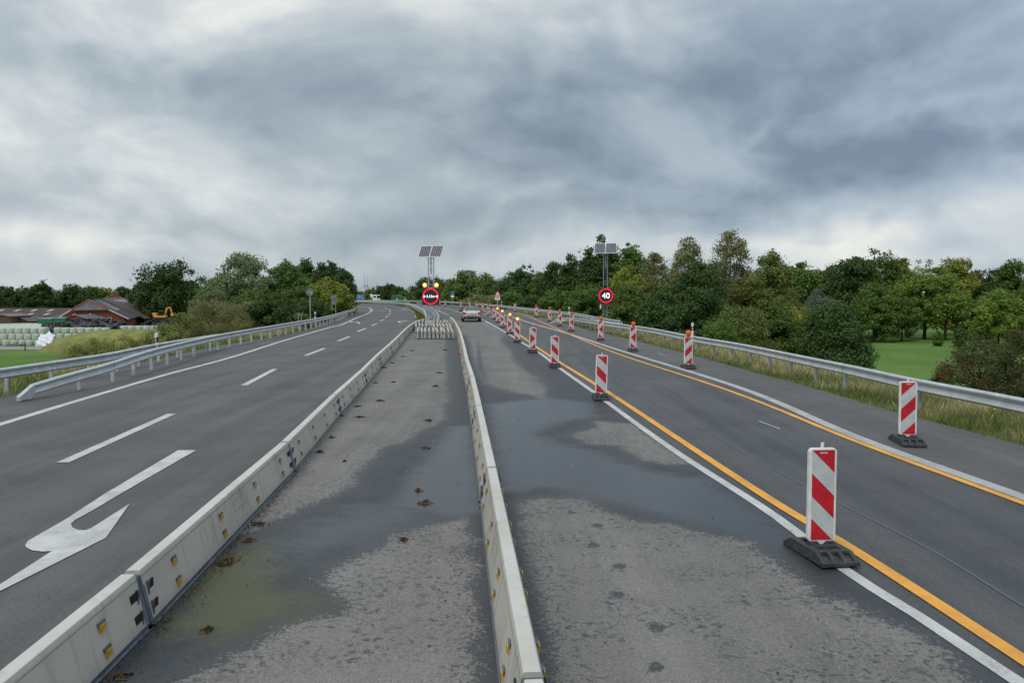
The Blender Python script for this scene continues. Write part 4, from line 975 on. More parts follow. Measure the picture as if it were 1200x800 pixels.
# ------------------------------------------------------------------ foliage
def leaf_mat(name, a, b, c=None, trans=.25):
    m = bpy.data.materials.new(name); m.use_nodes = True; t = NT(m.node_tree); t.n.clear()
    out = t.new('ShaderNodeOutputMaterial'); q = t.new('ShaderNodeAttribute'); q.attribute_name = 'tone'; oi = t.new('ShaderNodeObjectInfo')
    f = q.outputs['Fac']; col = t.mix(f, a, b)
    if c: col = t.mix(t.ss(f, .80, .9), col, c)
    hs = t.new('ShaderNodeHueSaturation'); t.put(hs.inputs['Color'], col); t.put(hs.inputs['Hue'], t.lr(oi.outputs['Random'], 0, 1, .485, .515)); t.put(hs.inputs['Value'], t.lr(oi.outputs['Random'], 0, 1, .85, 1.15))
    d = t.new('ShaderNodeBsdfPrincipled'); t.put(d.inputs['Base Color'], hs.outputs[0]); d.inputs['Roughness'].default_value = .6; d.inputs['Specular IOR Level'].default_value = .2
    tr = t.new('ShaderNodeBsdfTranslucent'); t.put(tr.inputs[0], hs.outputs[0]); mx = t.new('ShaderNodeMixShader'); mx.inputs[0].default_value = trans
    t.l.new(d.outputs[0], mx.inputs[1]); t.l.new(tr.outputs[0], mx.inputs[2]); t.l.new(mx.outputs[0], out.inputs[0])
    return m
LM = {
 'dark': leaf_mat('dark_oak_leaves', (0.043, 0.082, 0.023), (0.095, 0.153, 0.039)),
 'mid': leaf_mat('green_leaves', (0.073, 0.134, 0.028), (0.158, 0.234, 0.053)),
 'fresh': leaf_mat('light_green_leaves', (0.122, 0.203, 0.032), (0.234, 0.315, 0.060)),
 'yellow': leaf_mat('yellow_green_leaves', (0.172, 0.213, 0.032), (0.335, 0.356, 0.071)),
 'grey': leaf_mat('grey_green_leaves', (0.122, 0.158, 0.073), (0.265, 0.294, 0.153), (0.406, 0.385, 0.244)),
 'brown': leaf_mat('brownish_green_leaves', (.098, .132, .034), (.205, .230, .062), (.26, .20, .06)),
 'birch': leaf_mat('birch_leaves', (0.122, 0.153, 0.053), (0.284, 0.274, 0.112), (0.528, 0.406, 0.122)),
 'willow': leaf_mat('willow_leaves', (0.158, 0.179, 0.063), (0.347, 0.347, 0.147)),
 'rowan': leaf_mat('rowan_leaves', (.055, .075, .024), (.135, .125, .045), (.19, .085, .035)),
 'olive': leaf_mat('olive_leaves', (0.137, 0.158, 0.042), (0.357, 0.347, 0.126), (0.420, 0.347, 0.137)),
 'silver': leaf_mat('silver_willow_leaves', (0.107, 0.119, 0.088), (0.190, 0.198, 0.152)),
}
M['bark'] = mat('bark', (.065, .05, .035), .9, 0, .2, .35, 6, .5, 20); M['birch_bark'] = mat('birch_bark', (.42, .40, .36), .8, 0, .2, .4, 5)
rng = np.random.default_rng(11)
def unit(v): return v / np.maximum(1e-9, np.linalg.norm(v, axis=1, keepdims=True))
def leaf_mesh(name, cen, nor, s, tone, m, parent, aspect=.55, up=0.0):
    n = len(cen); r = unit(rng.normal(size=(n, 3)) + np.array([0, 0, up])); u = unit(r - (r * nor).sum(1, keepdims=True) * nor); v = np.cross(nor, u); s = s[:, None]
    co = np.stack([cen - u * s, cen + v * s * aspect + nor * s * .12, cen + u * s, cen - v * s * aspect + nor * s * .12], 1).reshape(-1, 3)
    fc = np.arange(4 * n).reshape(n, 4)
    return np_mesh(name, co, fc, [m], parent, fattrs={'tone': tone}, smooth_=False)
KIND = {  # lobes, lobe size, crown start, cover, droop, squash, aspect, up
 'dark': dict(n=52, ls=(.16, .36), c0=.0, cov=1.3), 'mid': dict(n=56, ls=(.14, .32), c0=.0, cov=1.1), 'fresh': dict(n=54, ls=(.14, .32), c0=.08, cov=1.1),
 'yellow': dict(n=50, ls=(.13, .30), c0=.04, cov=1.1), 'grey': dict(n=110, ls=(.07, .22), c0=.02, cov=.75), 'brown': dict(n=60, ls=(.12, .28), c0=.0, cov=.9),
 'birch': dict(n=110, ls=(.05, .15), c0=.22, cov=.55), 'willow': dict(n=46, ls=(.14, .26), c0=.0, cov=1.0, up=1.6, asp=.25), 'rowan': dict(n=150, ls=(.04, .13), c0=.06, cov=.42),
 'olive': dict(n=60, ls=(.09, .2), c0=.0, cov=.7, up=1.0, asp=.35), 'silver': dict(n=40, ls=(.16, .28), c0=.02, cov=1.1, up=.6, asp=.35)}
NLEAF = [0]
def tree(px, ytop, wpx, Y, kind, label, cat='tree', name=None, base_z=None, c0=None, group=None, depth=.85, cap=20000, top_shape=1.0, leaf=None, lean=0, dense=False):
    K = KIND[kind]; q = AT(px, ytop, Y); x = q.x; g = gz(x, Y) if base_z is None else base_z; Ht = q.z - g
    if Ht < .5: Ht = .5
    rx = wpx / F * Y / 2; c0 = K['c0'] if c0 is None else c0; zc = Ht * (c0 + 1) / 2; rz = Ht * (1 - c0) / 2
    root = thing(name or {'birch': 'birch_tree', 'rowan': 'rowan_bush', 'willow': 'willow_bush', 'olive': 'bush', 'silver': 'willow_bush'}.get(kind, 'broadleaf_tree'), label, cat, (x, Y, g - .1), 0, group)
    n = K['n']; d = unit(rng.normal(size=(n, 3))); rr = rng.uniform(.2, 1, n) ** .55; ls = rng.uniform(*K['ls'], n)
    cen = d * rr[:, None] * (1 - ls[:, None] * .75)
    k2 = int(n * (.9 if not dense else .25)); ls = ls * 1.15 if dense else ls; d2 = unit(rng.normal(size=(k2, 3)) + np.array([0, 0, .35])); l2 = rng.uniform(.05, .13, k2); cen = np.concatenate([cen, d2 * (rng.uniform(.82, 1.0, k2) - l2 * .5)[:, None]]); ls = np.concatenate([ls, l2]); n += k2
    low = np.clip(-cen[:, 2], 0, 1); cen[:, 0] *= 1 + .28 * low; cen[:, 1] *= 1 + .28 * low; cen[:, 2] = np.where(cen[:, 2] < 0, cen[:, 2] * 1.12, cen[:, 2] * 1.04); cen[:, 0] *= 1.08
    cen[:, 0] *= 1 - .22 * np.clip(cen[:, 2], 0, 1) * top_shape; cen[:, 0] += lean * cen[:, 2]
    C3 = np.stack([cen[:, 0] * rx, cen[:, 1] * rx * depth, zc + cen[:, 2] * rz], 1)
    L = ls * min(rx, rz) * 1.15 if rx < rz * 2 else ls * rz * 1.3
    LR_ = ls * (rx + rz) / 2
    s0 = (leaf or .00112) * Y if leaf is None or leaf < .02 else leaf
    area = (4 * pi * LR_ ** 2).sum() * .55 + 4 * pi * rx * rz * .5; N0 = area * K['cov'] / (1.1 * s0 * s0); N = int(min(cap, N0)); s0 *= sqrt(max(1, min(2.2, N0 / N)))
    w = LR_ ** 1.85; w /= w.sum(); li = rng.choice(n, N, p=w); dd = unit(rng.normal(size=(N, 3)))
    rad = LR_[li] * rng.uniform(.35, 1.08, N) ** .45 * (1 + .12 * rng.normal(size=N))
    pos = C3[li] + dd * rad[:, None] * np.array([1, 1, .82])
    an = rng.uniform(.65, 1.35, (n, 3)); pos = C3[li] + (pos - C3[li]) * an[li]
    sm = ls[li] < .125; gs_ = rng.normal(size=(N, 3)) * np.array([.62, .62, .42]) * LR_[li][:, None] * 1.25; pos[sm] = (C3[li] + gs_)[sm]
    st_ = rng.random(N) < (.0 if dense else .04 if kind in ('dark', 'mid', 'fresh') else .09); pos[st_] += rng.normal(size=(int(st_.sum()), 3)) * (LR_[li][st_] * .17)[:, None]
    if K.get('up'): pos[:, 2] += rng.uniform(0, .35, N) * rad
    if kind == 'birch': pos[:, 2] -= rng.exponential(.35, N) * LR_[li]
    pos[:, 2] = np.maximum(pos[:, 2], .05 + .05 * rng.random(N))
    nor = unit(dd * 1.1 + rng.normal(size=(N, 3)) * .62 + np.array([0, 0, .35]))
    tl = rng.random(n); tone = np.clip(.5 * tl[li] + .5 * rng.random(N), 0, 1) ** 1.25
    sz = s0 * rng.uniform(.6, 1.35, N)
    leaf_mesh('crown', pos, nor, sz, tone, LM[kind], root, K.get('asp', .6), K.get('up', 0)); NLEAF[0] += N
    # trunk with limbs reaching into the lobes
    b = MB(); bm = M['birch_bark'] if kind == 'birch' else M['bark']; tr = max(.03, min(.32, Ht * .022)); top = Vector((lean * rx * .5, 0, Ht * .8))
    pts = [Vector((0, 0, -.2)), Vector((rx * .02, 0, Ht * .25)), Vector((rx * random.uniform(-.06, .06) + lean * rx * .2, 0, Ht * .5)), top]
    b.tube(pts, [tr, tr * .8, tr * .55, tr * .18], bm, 8)
    for i in (rng.choice(n, min(n, 12 if kind not in ('birch', 'grey', 'rowan') else 26), replace=False)):
        e = Vector(C3[i]); st = min(.85, max(.08, e.z / Ht * .62)); a = pts[0].lerp(top, st) if st > .1 else Vector((0, 0, Ht * .08)); mdp = a.lerp(e, .5) + Vector((0, 0, -.04 * Ht * random.random()))
        b.tube([a, mdp, e], [tr * .4, tr * .22, tr * .06], bm, 5)
    b.build('trunk', root, True, normals=False)
    return root
T = tree
gl = 'trees behind the farm'
T(6, 335, 42, 172, 'dark', 'dark tree at the left frame edge behind the long barn roof', group=gl); T(47, 328, 40, 168, 'dark', 'dark tree with the highest crown behind the long barn', group=gl)
T(27, 334, 26, 175, 'dark', 'small dark tree filling the gap at the middle of the long barn', group=gl); T(84, 331.5, 44, 175, 'dark', 'broad dark tree between the long barn and the gable roof', group=gl)
T(108, 333, 34, 182, 'mid', 'mid green tree just left of the barn chimney', group=gl); T(123, 335, 34, 185, 'yellow', 'yellowish tree peeping over the gable ridge', group=gl)
T(144, 335, 34, 200, 'dark', 'small dark tree right behind the barn chimney', group=gl); T(166, 333, 34, 190, 'dark', 'small dark tree touching the left side of the great oak', group=gl)
T(65, 338, 40, 190, 'mid', 'green tree set back behind the two darkest barn trees', group=gl); T(-14, 330, 40, 160, 'dark', 'dark tree mostly cut off by the left frame edge', group=gl)
T(200, 303.5, 84, 150, 'dark', 'great round dark oak standing alone right of the farm', name='oak_tree', c0=.0, cap=42000, top_shape=.3, dense=True)
T(172, 328, 42, 155, 'dark', 'lower dark tree leaning against the left flank of the great oak')
gm = 'trees along the left embankment'
T(258, 322, 60, 118, 'mid', 'mid green tree right of the great oak, behind the loose grey one', group=gm)
T(286, 296, 84, 92, 'grey', 'tall loose grey green tree with sky showing through its top', group=gm, cap=26000)
T(246, 332, 50, 88, 'grey', 'lower loose grey green tree left of the tall loose one', group=gm)
T(334, 303, 66, 94, 'mid', 'tall mid green tree right of the tall loose grey one', group=gm, cap=24000)
T(360, 303, 40, 108, 'dark', 'dark pointed tree behind the round sign back', group=gm); T(384, 305, 46, 104, 'dark', 'dark tree with the high rounded crown above the yellow green one', group=gm)
T(402, 314, 32, 106, 'dark', 'dark tree at the right end of the left tree group', group=gm); T(384, 323, 54, 90, 'yellow', 'yellow green tree behind the round sign back', group=gm)
T(352, 330, 46, 82, 'mid', 'green tree directly behind the round sign pole', group=gm); T(405, 337, 22, 98, 'mid', 'slim green tree above the far rail bend on the left', group=gm)
T(300, 335, 70, 78, 'mid', 'broad green tree below the tall loose grey one', group=gm)
gs = 'bushes along the left guardrail'
T(322, 343, 64, 62, 'dark', 'dark round bush behind the left guardrail, right of the willow', 'bush', 'bush', c0=0, group=gs); T(252, 350, 92, 56, 'willow', 'large pale olive willow bush behind the left guardrail', 'bush', c0=0, group=gs, cap=24000)
T(290, 350, 50, 66, 'willow', 'second pale willow bush between the big willow and the dark bush', 'bush', c0=0, group=gs); T(212, 366, 60, 58, 'brown', 'brownish bush left of the big willow, below the great oak', 'bush', 'bush', c0=0, group=gs)
T(232, 361, 50, 62, 'willow', 'pale bush on the left shoulder of the big willow', 'bush', c0=0, group=gs)
T(365, 350, 46, 74, 'dark', 'dark bush behind the round sign pole', 'bush', 'bush', c0=0, group=gs); T(392, 352, 34, 92, 'brown', 'brownish bush around the rectangular sign back', 'bush', 'bush', c0=0, group=gs)
T(343, 362, 44, 62, 'brown', 'low brownish bush around the small marker plate', 'bush', 'bush', c0=0, group=gs)
T(190, 378, 60, 50, 'olive', 'olive bush behind the left delineator post', 'bush', c0=0, group=gs); T(150, 392, 74, 47, 'olive', 'loose olive bush in front of the right hand bale wall', 'bush', c0=0, group=gs)
T(110, 392, 66, 44, 'olive', 'loose yellowish bush at the right foot of the grass mound', 'bush', c0=0, group=gs); T(86, 400, 50, 41, 'olive', 'lowest loose bush at the left end of the bush row', 'bush', c0=0, group=gs)
T(405, 355, 26, 112, 'brown', 'brown scrub at the far end of the left guardrail', 'bush', 'bush', c0=0, group=gs)
gf = 'distant trees beyond the bend'
for a, b, c, d, k, l in [(424, 341, 22, 285, 'mid', 'distant tree above the blue direction sign'), (436, 337, 20, 360, 'mid', 'distant tree behind the tanker lorry'), (447, 335, 22, 350, 'dark', 'distant dark tree right of the tanker lorry'),
                         (456, 331.5, 20, 345, 'dark', 'highest distant tree above the green container left end'), (466, 335, 20, 340, 'dark', 'distant tree above the green container right end'), (475, 339, 18, 330, 'mid', 'distant tree left of the width display'),
                         (486, 338, 20, 300, 'mid', 'distant tree filling the dip left of the round display'), (418, 344, 20, 240, 'mid', 'distant tree in the gap by the left tree group'), (405, 340, 30, 250, 'dark', 'distant tree mostly behind the left tree group')]:
    T(a, b, c, d, k, l, group=gf, cap=5000)
gr = 'trees behind the right guardrail'
T(502, 323, 50, 215, 'dark', 'dark tree directly behind the amber flashers', group=gr); T(521, 326, 36, 210, 'mid', 'tree right behind the round display', group=gr)
T(551, 313, 66, 190, 'mid', 'round green tree above the car', group=gr, dense=True); T(578, 323, 34, 180, 'mid', 'green tree above the triangular sign', group=gr)
T(596, 318, 30, 168, 'dark', 'narrow dark tree just right of the triangular sign', group=gr); T(614, 308, 38, 158, 'dark', 'pointed dark tree in the dip of the right tree line', group=gr)
T(634, 318, 34, 150, 'mid', 'lower green tree right of the pointed dark one', group=gr); T(652, 304, 42, 145, 'dark', 'dark tree left of the tallest dark tree cluster', group=gr)
T(676, 294, 48, 138, 'dark', 'tall dark tree left of the solar panels', group=gr, cap=24000); T(706, 278, 58, 130, 'dark', 'tallest dark tree directly behind the solar panels of the 40 sign', group=gr, cap=28000)
T(742, 284, 52, 124, 'mid', 'tall green tree right of the 40 sign solar panels', group=gr); T(768, 291, 34, 118, 'birch', 'loose brownish birch right of the tall green tree', group=gr)
T(736, 312, 60, 100, 'yellow', 'olive yellow tree to the right of the 40 display', group=gr); T(765, 322, 60, 94, 'brown', 'brownish tree below the loose brownish birch', group=gr)
T(807, 275, 44, 104, 'birch', 'loose birch, left one of the two tallest against the sky', group=gr, c0=.1); T(855, 264, 52, 100, 'birch', 'tallest loose birch with leaves blowing to the right', group=gr, cap=16000, lean=.15, c0=.1)
T(820, 302, 76, 88, 'dark', 'big dark oak below the two tall birches', group=gr, cap=30000, name='oak_tree'); T(875, 320, 60, 92, 'brown', 'brownish tree below the tallest birch', group=gr)
T(902, 296, 64, 106, 'brown', 'brown green round tree right of the tallest birch', group=gr, cap=24000); T(905, 290, 22, 112, 'birch', 'thin birch tip poking above the round brown green tree', group=gr)
T(938, 307, 60, 124, 'mid', 'green tree in the low stretch right of the brown green one', group=gr); T(968, 308, 46, 128, 'mid', 'green tree above the grey willow', group=gr)
T(962, 340, 56, 96, 'silver', 'rounded grey willow in front of the dark trees', group=gr, cat='tree'); T(925, 338, 50, 86, 'brown', 'brownish tree left of the grey willow', group=gr)
T(1000, 296, 52, 122, 'dark', 'tall dark tree above the solitary round bush', group=gr, cap=26000); T(1030, 291, 52, 126, 'mid', 'tall green tree left of the orange tinted one', group=gr, cap=26000)
T(1056, 299, 32, 132, 'brown', 'slim orange tinted tree in the right tree line', group=gr); T(1026, 330, 52, 112, 'mid', 'lower green tree at the left rim of the meadow', group=gr)
T(1086, 303, 72, 118, 'fresh', 'broad light green oak with bare trunks over the meadow', group=gr, cap=32000, c0=.16, name='oak_tree'); T(1122, 298, 56, 128, 'yellow', 'yellow green tree right of the broad light green oak', group=gr, cap=22000)
T(1110, 318, 50, 114, 'fresh', 'lower light green tree on the right half of the broad oak', group=gr, c0=.14); T(1058, 345, 44, 112, 'mid', 'green tree with low branches left of the broad oak trunks', group=gr, c0=.12)
T(1152, 310, 46, 132, 'dark', 'dark tree right of the yellow green one', group=gr, cap=22000); T(1190, 303, 56, 124, 'mid', 'tall green tree at the right frame edge', group=gr, cap=24000)
T(1172, 338, 66, 100, 'fresh', 'lower light tree with spreading branches near the right frame edge', group=gr, c0=.08); T(1150, 345, 40, 118, 'dark', 'dark low tree closing the gap right of the meadow', group=gr)
T(1222, 315, 60, 112, 'mid', 'tree mostly cut off by the right frame edge', group=gr)
# a farther row closing the gaps
for i, (a, b) in enumerate([(590, 332), (625, 330), (660, 322), (700, 318), (745, 318), (790, 314), (835, 316), (880, 318), (925, 320), (965, 322), (1005, 322), (1050, 320), (1135, 322), (1170, 322), (1210, 322)]):
    T(a, b, 58, 176 + (i % 3) * 8, 'dark', 'dark background tree hidden behind the right tree line', group='background row of dark trees', cap=9000, c0=0)
gb = 'bushes behind the right guardrail'
T(624, 345, 44, 120, 'dark', 'dark bush behind the far beacons right of the triangular sign', 'bush', 'bush', c0=0, group=gb); T(600, 340, 34, 130, 'mid', 'green bush right beside the triangular sign', 'bush', 'bush', c0=0, group=gb)
T(566, 345, 52, 150, 'willow', 'pale green bush left of the triangular sign above the car', 'bush', c0=0, group=gb); T(655, 338, 50, 100, 'mid', 'green bush behind the arrow beacons left of the 40 sign', 'bush', 'bush', c0=0, group=gb)
T(690, 330, 56, 92, 'mid', 'big green bush just left of the 40 mast', 'bush', 'bush', c0=0, group=gb, cap=24000); T(738, 332, 60, 76, 'mid', 'big green bush just right of the 40 mast', 'bush', 'bush', c0=0, group=gb, cap=24000)
T(776, 338, 60, 68, 'dark', 'dark bush left of the big oak behind the rail', 'bush', 'bush', c0=0, group=gb, cap=22000); T(818, 330, 76, 62, 'dark', 'largest dark bush behind the near delineator post', 'bush', 'bush', c0=0, group=gb, cap=30000)
T(866, 352, 72, 54, 'brown', 'olive bush right of the near delineator post', 'bush', 'bush', c0=0, group=gb, cap=26000); T(905, 345, 64, 58, 'mid', 'green bush left of the solitary round bush', 'bush', 'bush', c0=0, group=gb, cap=24000)
T(936, 356, 46, 60, 'yellow', 'yellowish bush beside the grey willow', 'bush', 'bush', c0=0, group=gb); T(842, 372, 56, 48, 'mid', 'low green bush in front of the largest dark bush', 'bush', 'bush', c0=0, group=gb)
T(980, 341, 74, 50, 'dark', 'solitary round dark bush at the left edge of the meadow', 'bush', 'bush', c0=0, group=gb, cap=36000, top_shape=.3, dense=True)
T(1125, 382, 14, 98, 'dark', 'tiny round bush out on the meadow', 'bush', 'bush', c0=0); T(1100, 386, 12, 102, 'mid', 'tiny loose bush on the meadow left of the round one', 'bush', 'bush', c0=0)
T(1152, 388, 100, 31, 'rowan', 'russet rowan bush with red berries behind the right rail', 'bush', c0=.04, cap=26000); T(1200, 382, 84, 29, 'rowan', 'loose brown green bush cut by the right frame edge behind the rail', 'bush', c0=.04, cap=26000)
T(1105, 428, 34, 30, 'rowan', 'low outer branches of reddish bush at the left of the rowan', 'bush', c0=.0, cap=6000)
# berries
bp = []
M['berry'] = mat('red_berries', (.36, .035, .015), .5)
q0 = AT(1105, 430, 29.6)
N = 150; cl = np.array([[AT(a, b, 29.4).x, 29.4, AT(a, b, 29.4).z] for a, b in [(1099, 437), (1103, 441), (1112, 434), (1117, 436), (1095, 431), (1122, 434), (1130, 428), (1108, 439)]])
k = rng.choice(8, N); pos = cl[k] + rng.normal(size=(N, 3)) * np.array([.07, .18, .04]); leaf_mesh('red_berries', pos, unit(rng.normal(size=(N, 3)) + np.array([0, -1, 0])), np.full(N, .013), np.zeros(N), M['berry'], None, .9)
tag(bpy.data.objects['red_berries'], 'clusters of red berries on the russet bush behind the right rail', 'berries', kind='stuff')

# verge grass and flowers
def grass_mat(name, a, b, c):
    m = leaf_mat(name, a, b, c, .3); return m
GM = grass_mat('verge_grass_blades', (.085, .135, .022), (.34, .30, .15), (.50, .43, .25))
def blades(name, P, h, w, tone, m, label, cat='grass'):
    n = len(P); z = ground_z(P); base = np.stack([P[:, 0], P[:, 1], z - .03], 1); a = rng.uniform(0, pi, n); u = np.stack([np.cos(a), np.sin(a), 0 * a], 1) * w[:, None]
    lean = rng.normal(size=(n, 3)) * np.array([.35, .35, 0]); top = base + np.stack([0 * h, 0 * h, h], 1) + lean * h[:, None]; mid = base + (top - base) * .55 - lean * h[:, None] * .12
    co = np.stack([base - u, base + u, mid + u * .7, top + u * .08, top - u * .08, mid - u * .7], 1).reshape(-1, 3); i = np.arange(n) * 6
    f = np.concatenate([np.stack([i, i + 1, i + 2, i + 5], 1), np.stack([i + 5, i + 2, i + 3, i + 4], 1)])
    o = np_mesh(name, co, f, [m], fattrs={'tone': np.concatenate([tone, tone])}, smooth_=False); tag(o, label, cat, kind='stuff'); return o
def verge(path, side, n, y0, y1, d0, d1, ymin=None):
    P = [p for p in resample(path, .5) if y0 <= p.y <= y1]; ar = np.array([(p.x, p.y) for p in P]); dr = np.gradient(ar, axis=0); dr /= np.linalg.norm(dr, axis=1, keepdims=True)
    wgt = 1 / np.maximum(8, ar[:, 1]) ** 1.15; wgt /= wgt.sum(); k = rng.choice(len(ar), n, p=wgt); off = rng.uniform(0, 1, n) ** .8 * (d1 - d0) + d0
    nrm = np.stack([dr[:, 1], -dr[:, 0]], 1) * side; return ar[k] + dr[k] * rng.uniform(-.4, .4, (n, 1)) + nrm[k] * off[:, None], off
def nz2(P, s): return (np.sin(P[:, 0] * s * 1.3 + 2 * np.sin(P[:, 1] * s * .7)) * np.cos(P[:, 1] * s * 1.1 + 1.7 * np.sin(P[:, 0] * s)) + 1) / 2
def make_verge(name, path, side, n, y0, y1, d0, d1, label):
    P, off = verge(path, side, n, y0, y1, d0, d1); q = nz2(P, 1.9) * .5 + nz2(P, 5.3) * .5
    h = (.11 + .33 * q * np.clip(off / 1.0, .2, 1)) * rng.uniform(.5, 1.3, n); w = np.maximum(.004, .00042 * P[:, 1]) * rng.uniform(.7, 1.4, n)
    tone = np.clip(.22 + 1.0 * q * np.clip(off / .8, .15, 1) + rng.normal(size=n) * .22 - .35 * (nz2(P, .75) > .62), 0, 1); blades(name, P, h, w, tone, GM, label)
make_verge('verge_grass', Redge, 1, 110000, 7, 125, -.10, 4.2, 'dry and green roadside grass under the right guardrail')
make_verge('verge_grass', Ledge, -1, 60000, 13, 128, -.10, 4.5, 'roadside grass under and behind the left guardrail')
MG = leaf_mat('median_grass_blades', (.09, .11, .015), (.20, .19, .03), None, .3)
Pm = [p for p in med_path]; ar = np.array([(p.x, p.y) for p in Pm]); k = rng.choice(len(ar), 9000); PP = ar[k] + rng.uniform(-.75, .75, (9000, 2)); zsave = ground_z
n_ = 9000; hh = rng.uniform(.05, .2, n_)
blades('median_grass', PP, hh + .05, np.full(n_, .035), rng.random(n_), MG, 'short yellow green grass on the median strip at the bend')
FM = mat('yellow_flower', (.75, .55, .02), .6)
def flowers(pts, spread, n, label):
    P = np.array([xy(W(a, b)) for a, b in pts]); k = rng.choice(len(P), n); Q_ = P[k] + rng.normal(size=(n, 2)) * np.array(spread); z = ground_z(Q_) + rng.uniform(.2, .55, n)
    o = leaf_mesh('wild_flowers', np.stack([Q_[:, 0], Q_[:, 1], z], 1), unit(rng.normal(size=(n, 3)) * .5 + np.array([0, -.4, 1])), rng.uniform(.010, .02, n), np.zeros(n), FM, None, .8); tag(o, label, 'flowers', kind='stuff')
flowers([(1185, 500), (1195, 503), (1215, 506), (1120, 482)], (.45, .9), 90, 'yellow wild flowers in the right verge grass'); flowers([(-6, 449), (14, 445), (34, 443), (52, 440)], (.9, .5), 130, 'yellow wild flowers behind the left guardrail')

# ------------------------------------------------------------------ farm
G0 = LOW
M['bale'] = mat('bale_wrap', (.42, .48, .395), .38, 0, .5, .10, 1.6, .15, 8); M['brick'] = mat('red_brick', (.20, .060, .038), .85, 0, .3, .2, 3, .3, 40); M['tile'] = mat('brown_roof', (.085, .062, .058), .7, 0, .3, .2, 1.2, .2, 12)
M['fibre'] = mat('grey_fibre_cement', (.115, .115, .12), .75, 0, .3, .3, .8, .3, 10); M['skyl'] = mat('roof_light', (.36, .34, .31), .4); M['skyl2'] = mat('yellowed_roof_light', (.48, .36, .16), .4)
M['white_trim'] = mat('white_trim', (.62, .62, .6), .5); M['sheet'] = mat('black_silage_sheet', (.013, .013, .015), .4, 0, .5, .3, 2, .4, 3); M['tyre'] = mat('old_tyre', (.012, .012, .013), .75)
M['silage'] = mat('cut_grass_heap', (.19, .20, .062), .9, 0, .15, .25, .7, .6, 5); M['green_paint'] = mat('green_paint', (.012, .15, .06), .45, 0, .5, .1, 2); M['yellow_paint'] = mat('yellow_machine_paint', (.65, .33, .02), .4, 0, .5, .15, 3)
M['wood'] = mat('weathered_wood', (.10, .07, .045), .85, 0, .2, .3, 6)
b = MB(); b.lathe([(.40, 0), (.49, .02), (.525, .12), (.535, .39), (.525, .66), (.49, .765), (.38, .79), (.02, .785)], M['bale'], k=18)
bale0 = b.build('wrapped_bale', smooth_=True); ub = [0]
def bale(x, y, z, label):
    o = bale0 if not ub[0] else bale0.copy()
    if ub[0]: C.objects.link(o)
    ub[0] = 1; o.location = (x + random.uniform(-.03, .03), y + random.uniform(-.04, .04), z); s = random.uniform(.97, 1.02); o.scale = (s, s, random.uniform(.97, 1.0)); o.rotation_euler = (0, 0, random.uniform(0, 6)); tag(o, label, 'silage bale', 'wrapped silage bales')
TN = ['bottom', 'middle', 'top']
for t in range(3):
    y = 103.9 + t * .5; z = G0 - .02 + t * .775; x = -61.9 + (.5 if t == 1 else 0) - (0); i = 0
    while x > -.652 * y:
        bale(x, y, z, f'pale green bale, {TN[t]} row of the left stack, {ORD[i]} from the white tarpaulin'); x -= 1.04; i += 1
    for kx in range(6):
        if t < 2: bale(-61.9 - kx * 1.04, y + 1.06, z, 'pale wrapped bale inside the left stack behind its front row')
for r in range(1, 15):
    y = 104.9 + r * 1.05; x = -.590 * y + (r % 2) * .5
    if r == 1: x = -62.2
    while x > -.652 * y: bale(x, y, G0 + 1.53, 'pale wrapped bale on top of the left stack behind its front row'); x -= 1.04
# core of silage carrying the rear top layer
b = MB(); b.box((-68.5, 113, G0 + .76), (17, 14.6, 1.5), M['bale']); o = b.build('bale_core'); tag(o, 'pale lower mass of the left bale stack under its top layer', 'bale stack')
def wall(px0, n, Y, nm):
    x0 = (px0 - 600) / F * Y
    for t in range(3):
        for i in range(n): bale(x0 + i * 1.05 + (.5 if t == 1 else 0), Y + t * .35, G0 - .02 + t * .775, f'pale bale, {TN[t]} row of the {nm}, {ORD[i]} from left')
wall(64, 7, 104.6, 'bale wall behind the grass mound'); wall(142, 5, 110, 'right bale wall under the tyre heap')
def heap(name, label, cat, cx, cy, rx, ry, h, m, rough=.25, seed=0, n=46, pw=1.2, base=None):
    base = G0 if base is None else base; u = np.linspace(-1, 1, n); U, V = np.meshgrid(u, u); r = np.clip(1 - (np.abs(U) ** 2.4 + np.abs(V) ** 2.4), 0, 1) ** (1 / pw)
    q = np.random.default_rng(seed); z = r * h * (1 + rough * (.5 * np.sin(U * 9 + seed) * np.cos(V * 7) + .35 * np.sin(U * 23 + V * 17) + .25 * q.normal(size=U.shape)))
    co = np.stack([U.ravel() * rx, V.ravel() * ry, z.ravel() - .08], 1); o = np_mesh(name, co, grid_faces(n, n), [m]); o.location = (cx, cy, base); tag(o, label, cat)
    return lambda x, y: float(np.interp(0, [0], [0])) + base + h * max(0, 1 - (abs((x - cx) / rx) ** 2.4 + abs((y - cy) / ry) ** 2.4)) ** (1 / pw)
h1 = heap('silage_heap', 'long black sheeted silage heap with tyres behind the middle bale wall', 'silage heap', -59.5, 112.5, 8.2, 5.6, 2.95, M['sheet'], .16, 1)
h2 = heap('silage_heap', 'black tyre covered silage heap behind the right bale wall', 'silage heap', -51.3, 117.5, 4.6, 4.6, 2.95, M['sheet'], .16, 2)
h0 = heap('silage_heap', 'small black sheeted hump beside the white tarpaulin on the left stack', 'silage heap', -62.6, 107.6, 2.0, 1.6, 2.75, M['sheet'], .2, 5)
heap('grass_mound', 'yellow green mound of cut grass silage in front of the bales', 'silage mound', -47.0, 96.6, 9.8, 5.4, 2.5, M['silage'], .03, 3, 60, 1.35)
b = MB(); k = 16
vs = []
for i in range(k):
    for j in range(8):
        a, t = 2 * pi * i / k, 2 * pi * j / 8; vs.append(((.26 + .09 * cos(t)) * cos(a), (.26 + .09 * cos(t)) * sin(a), .09 * sin(t)))
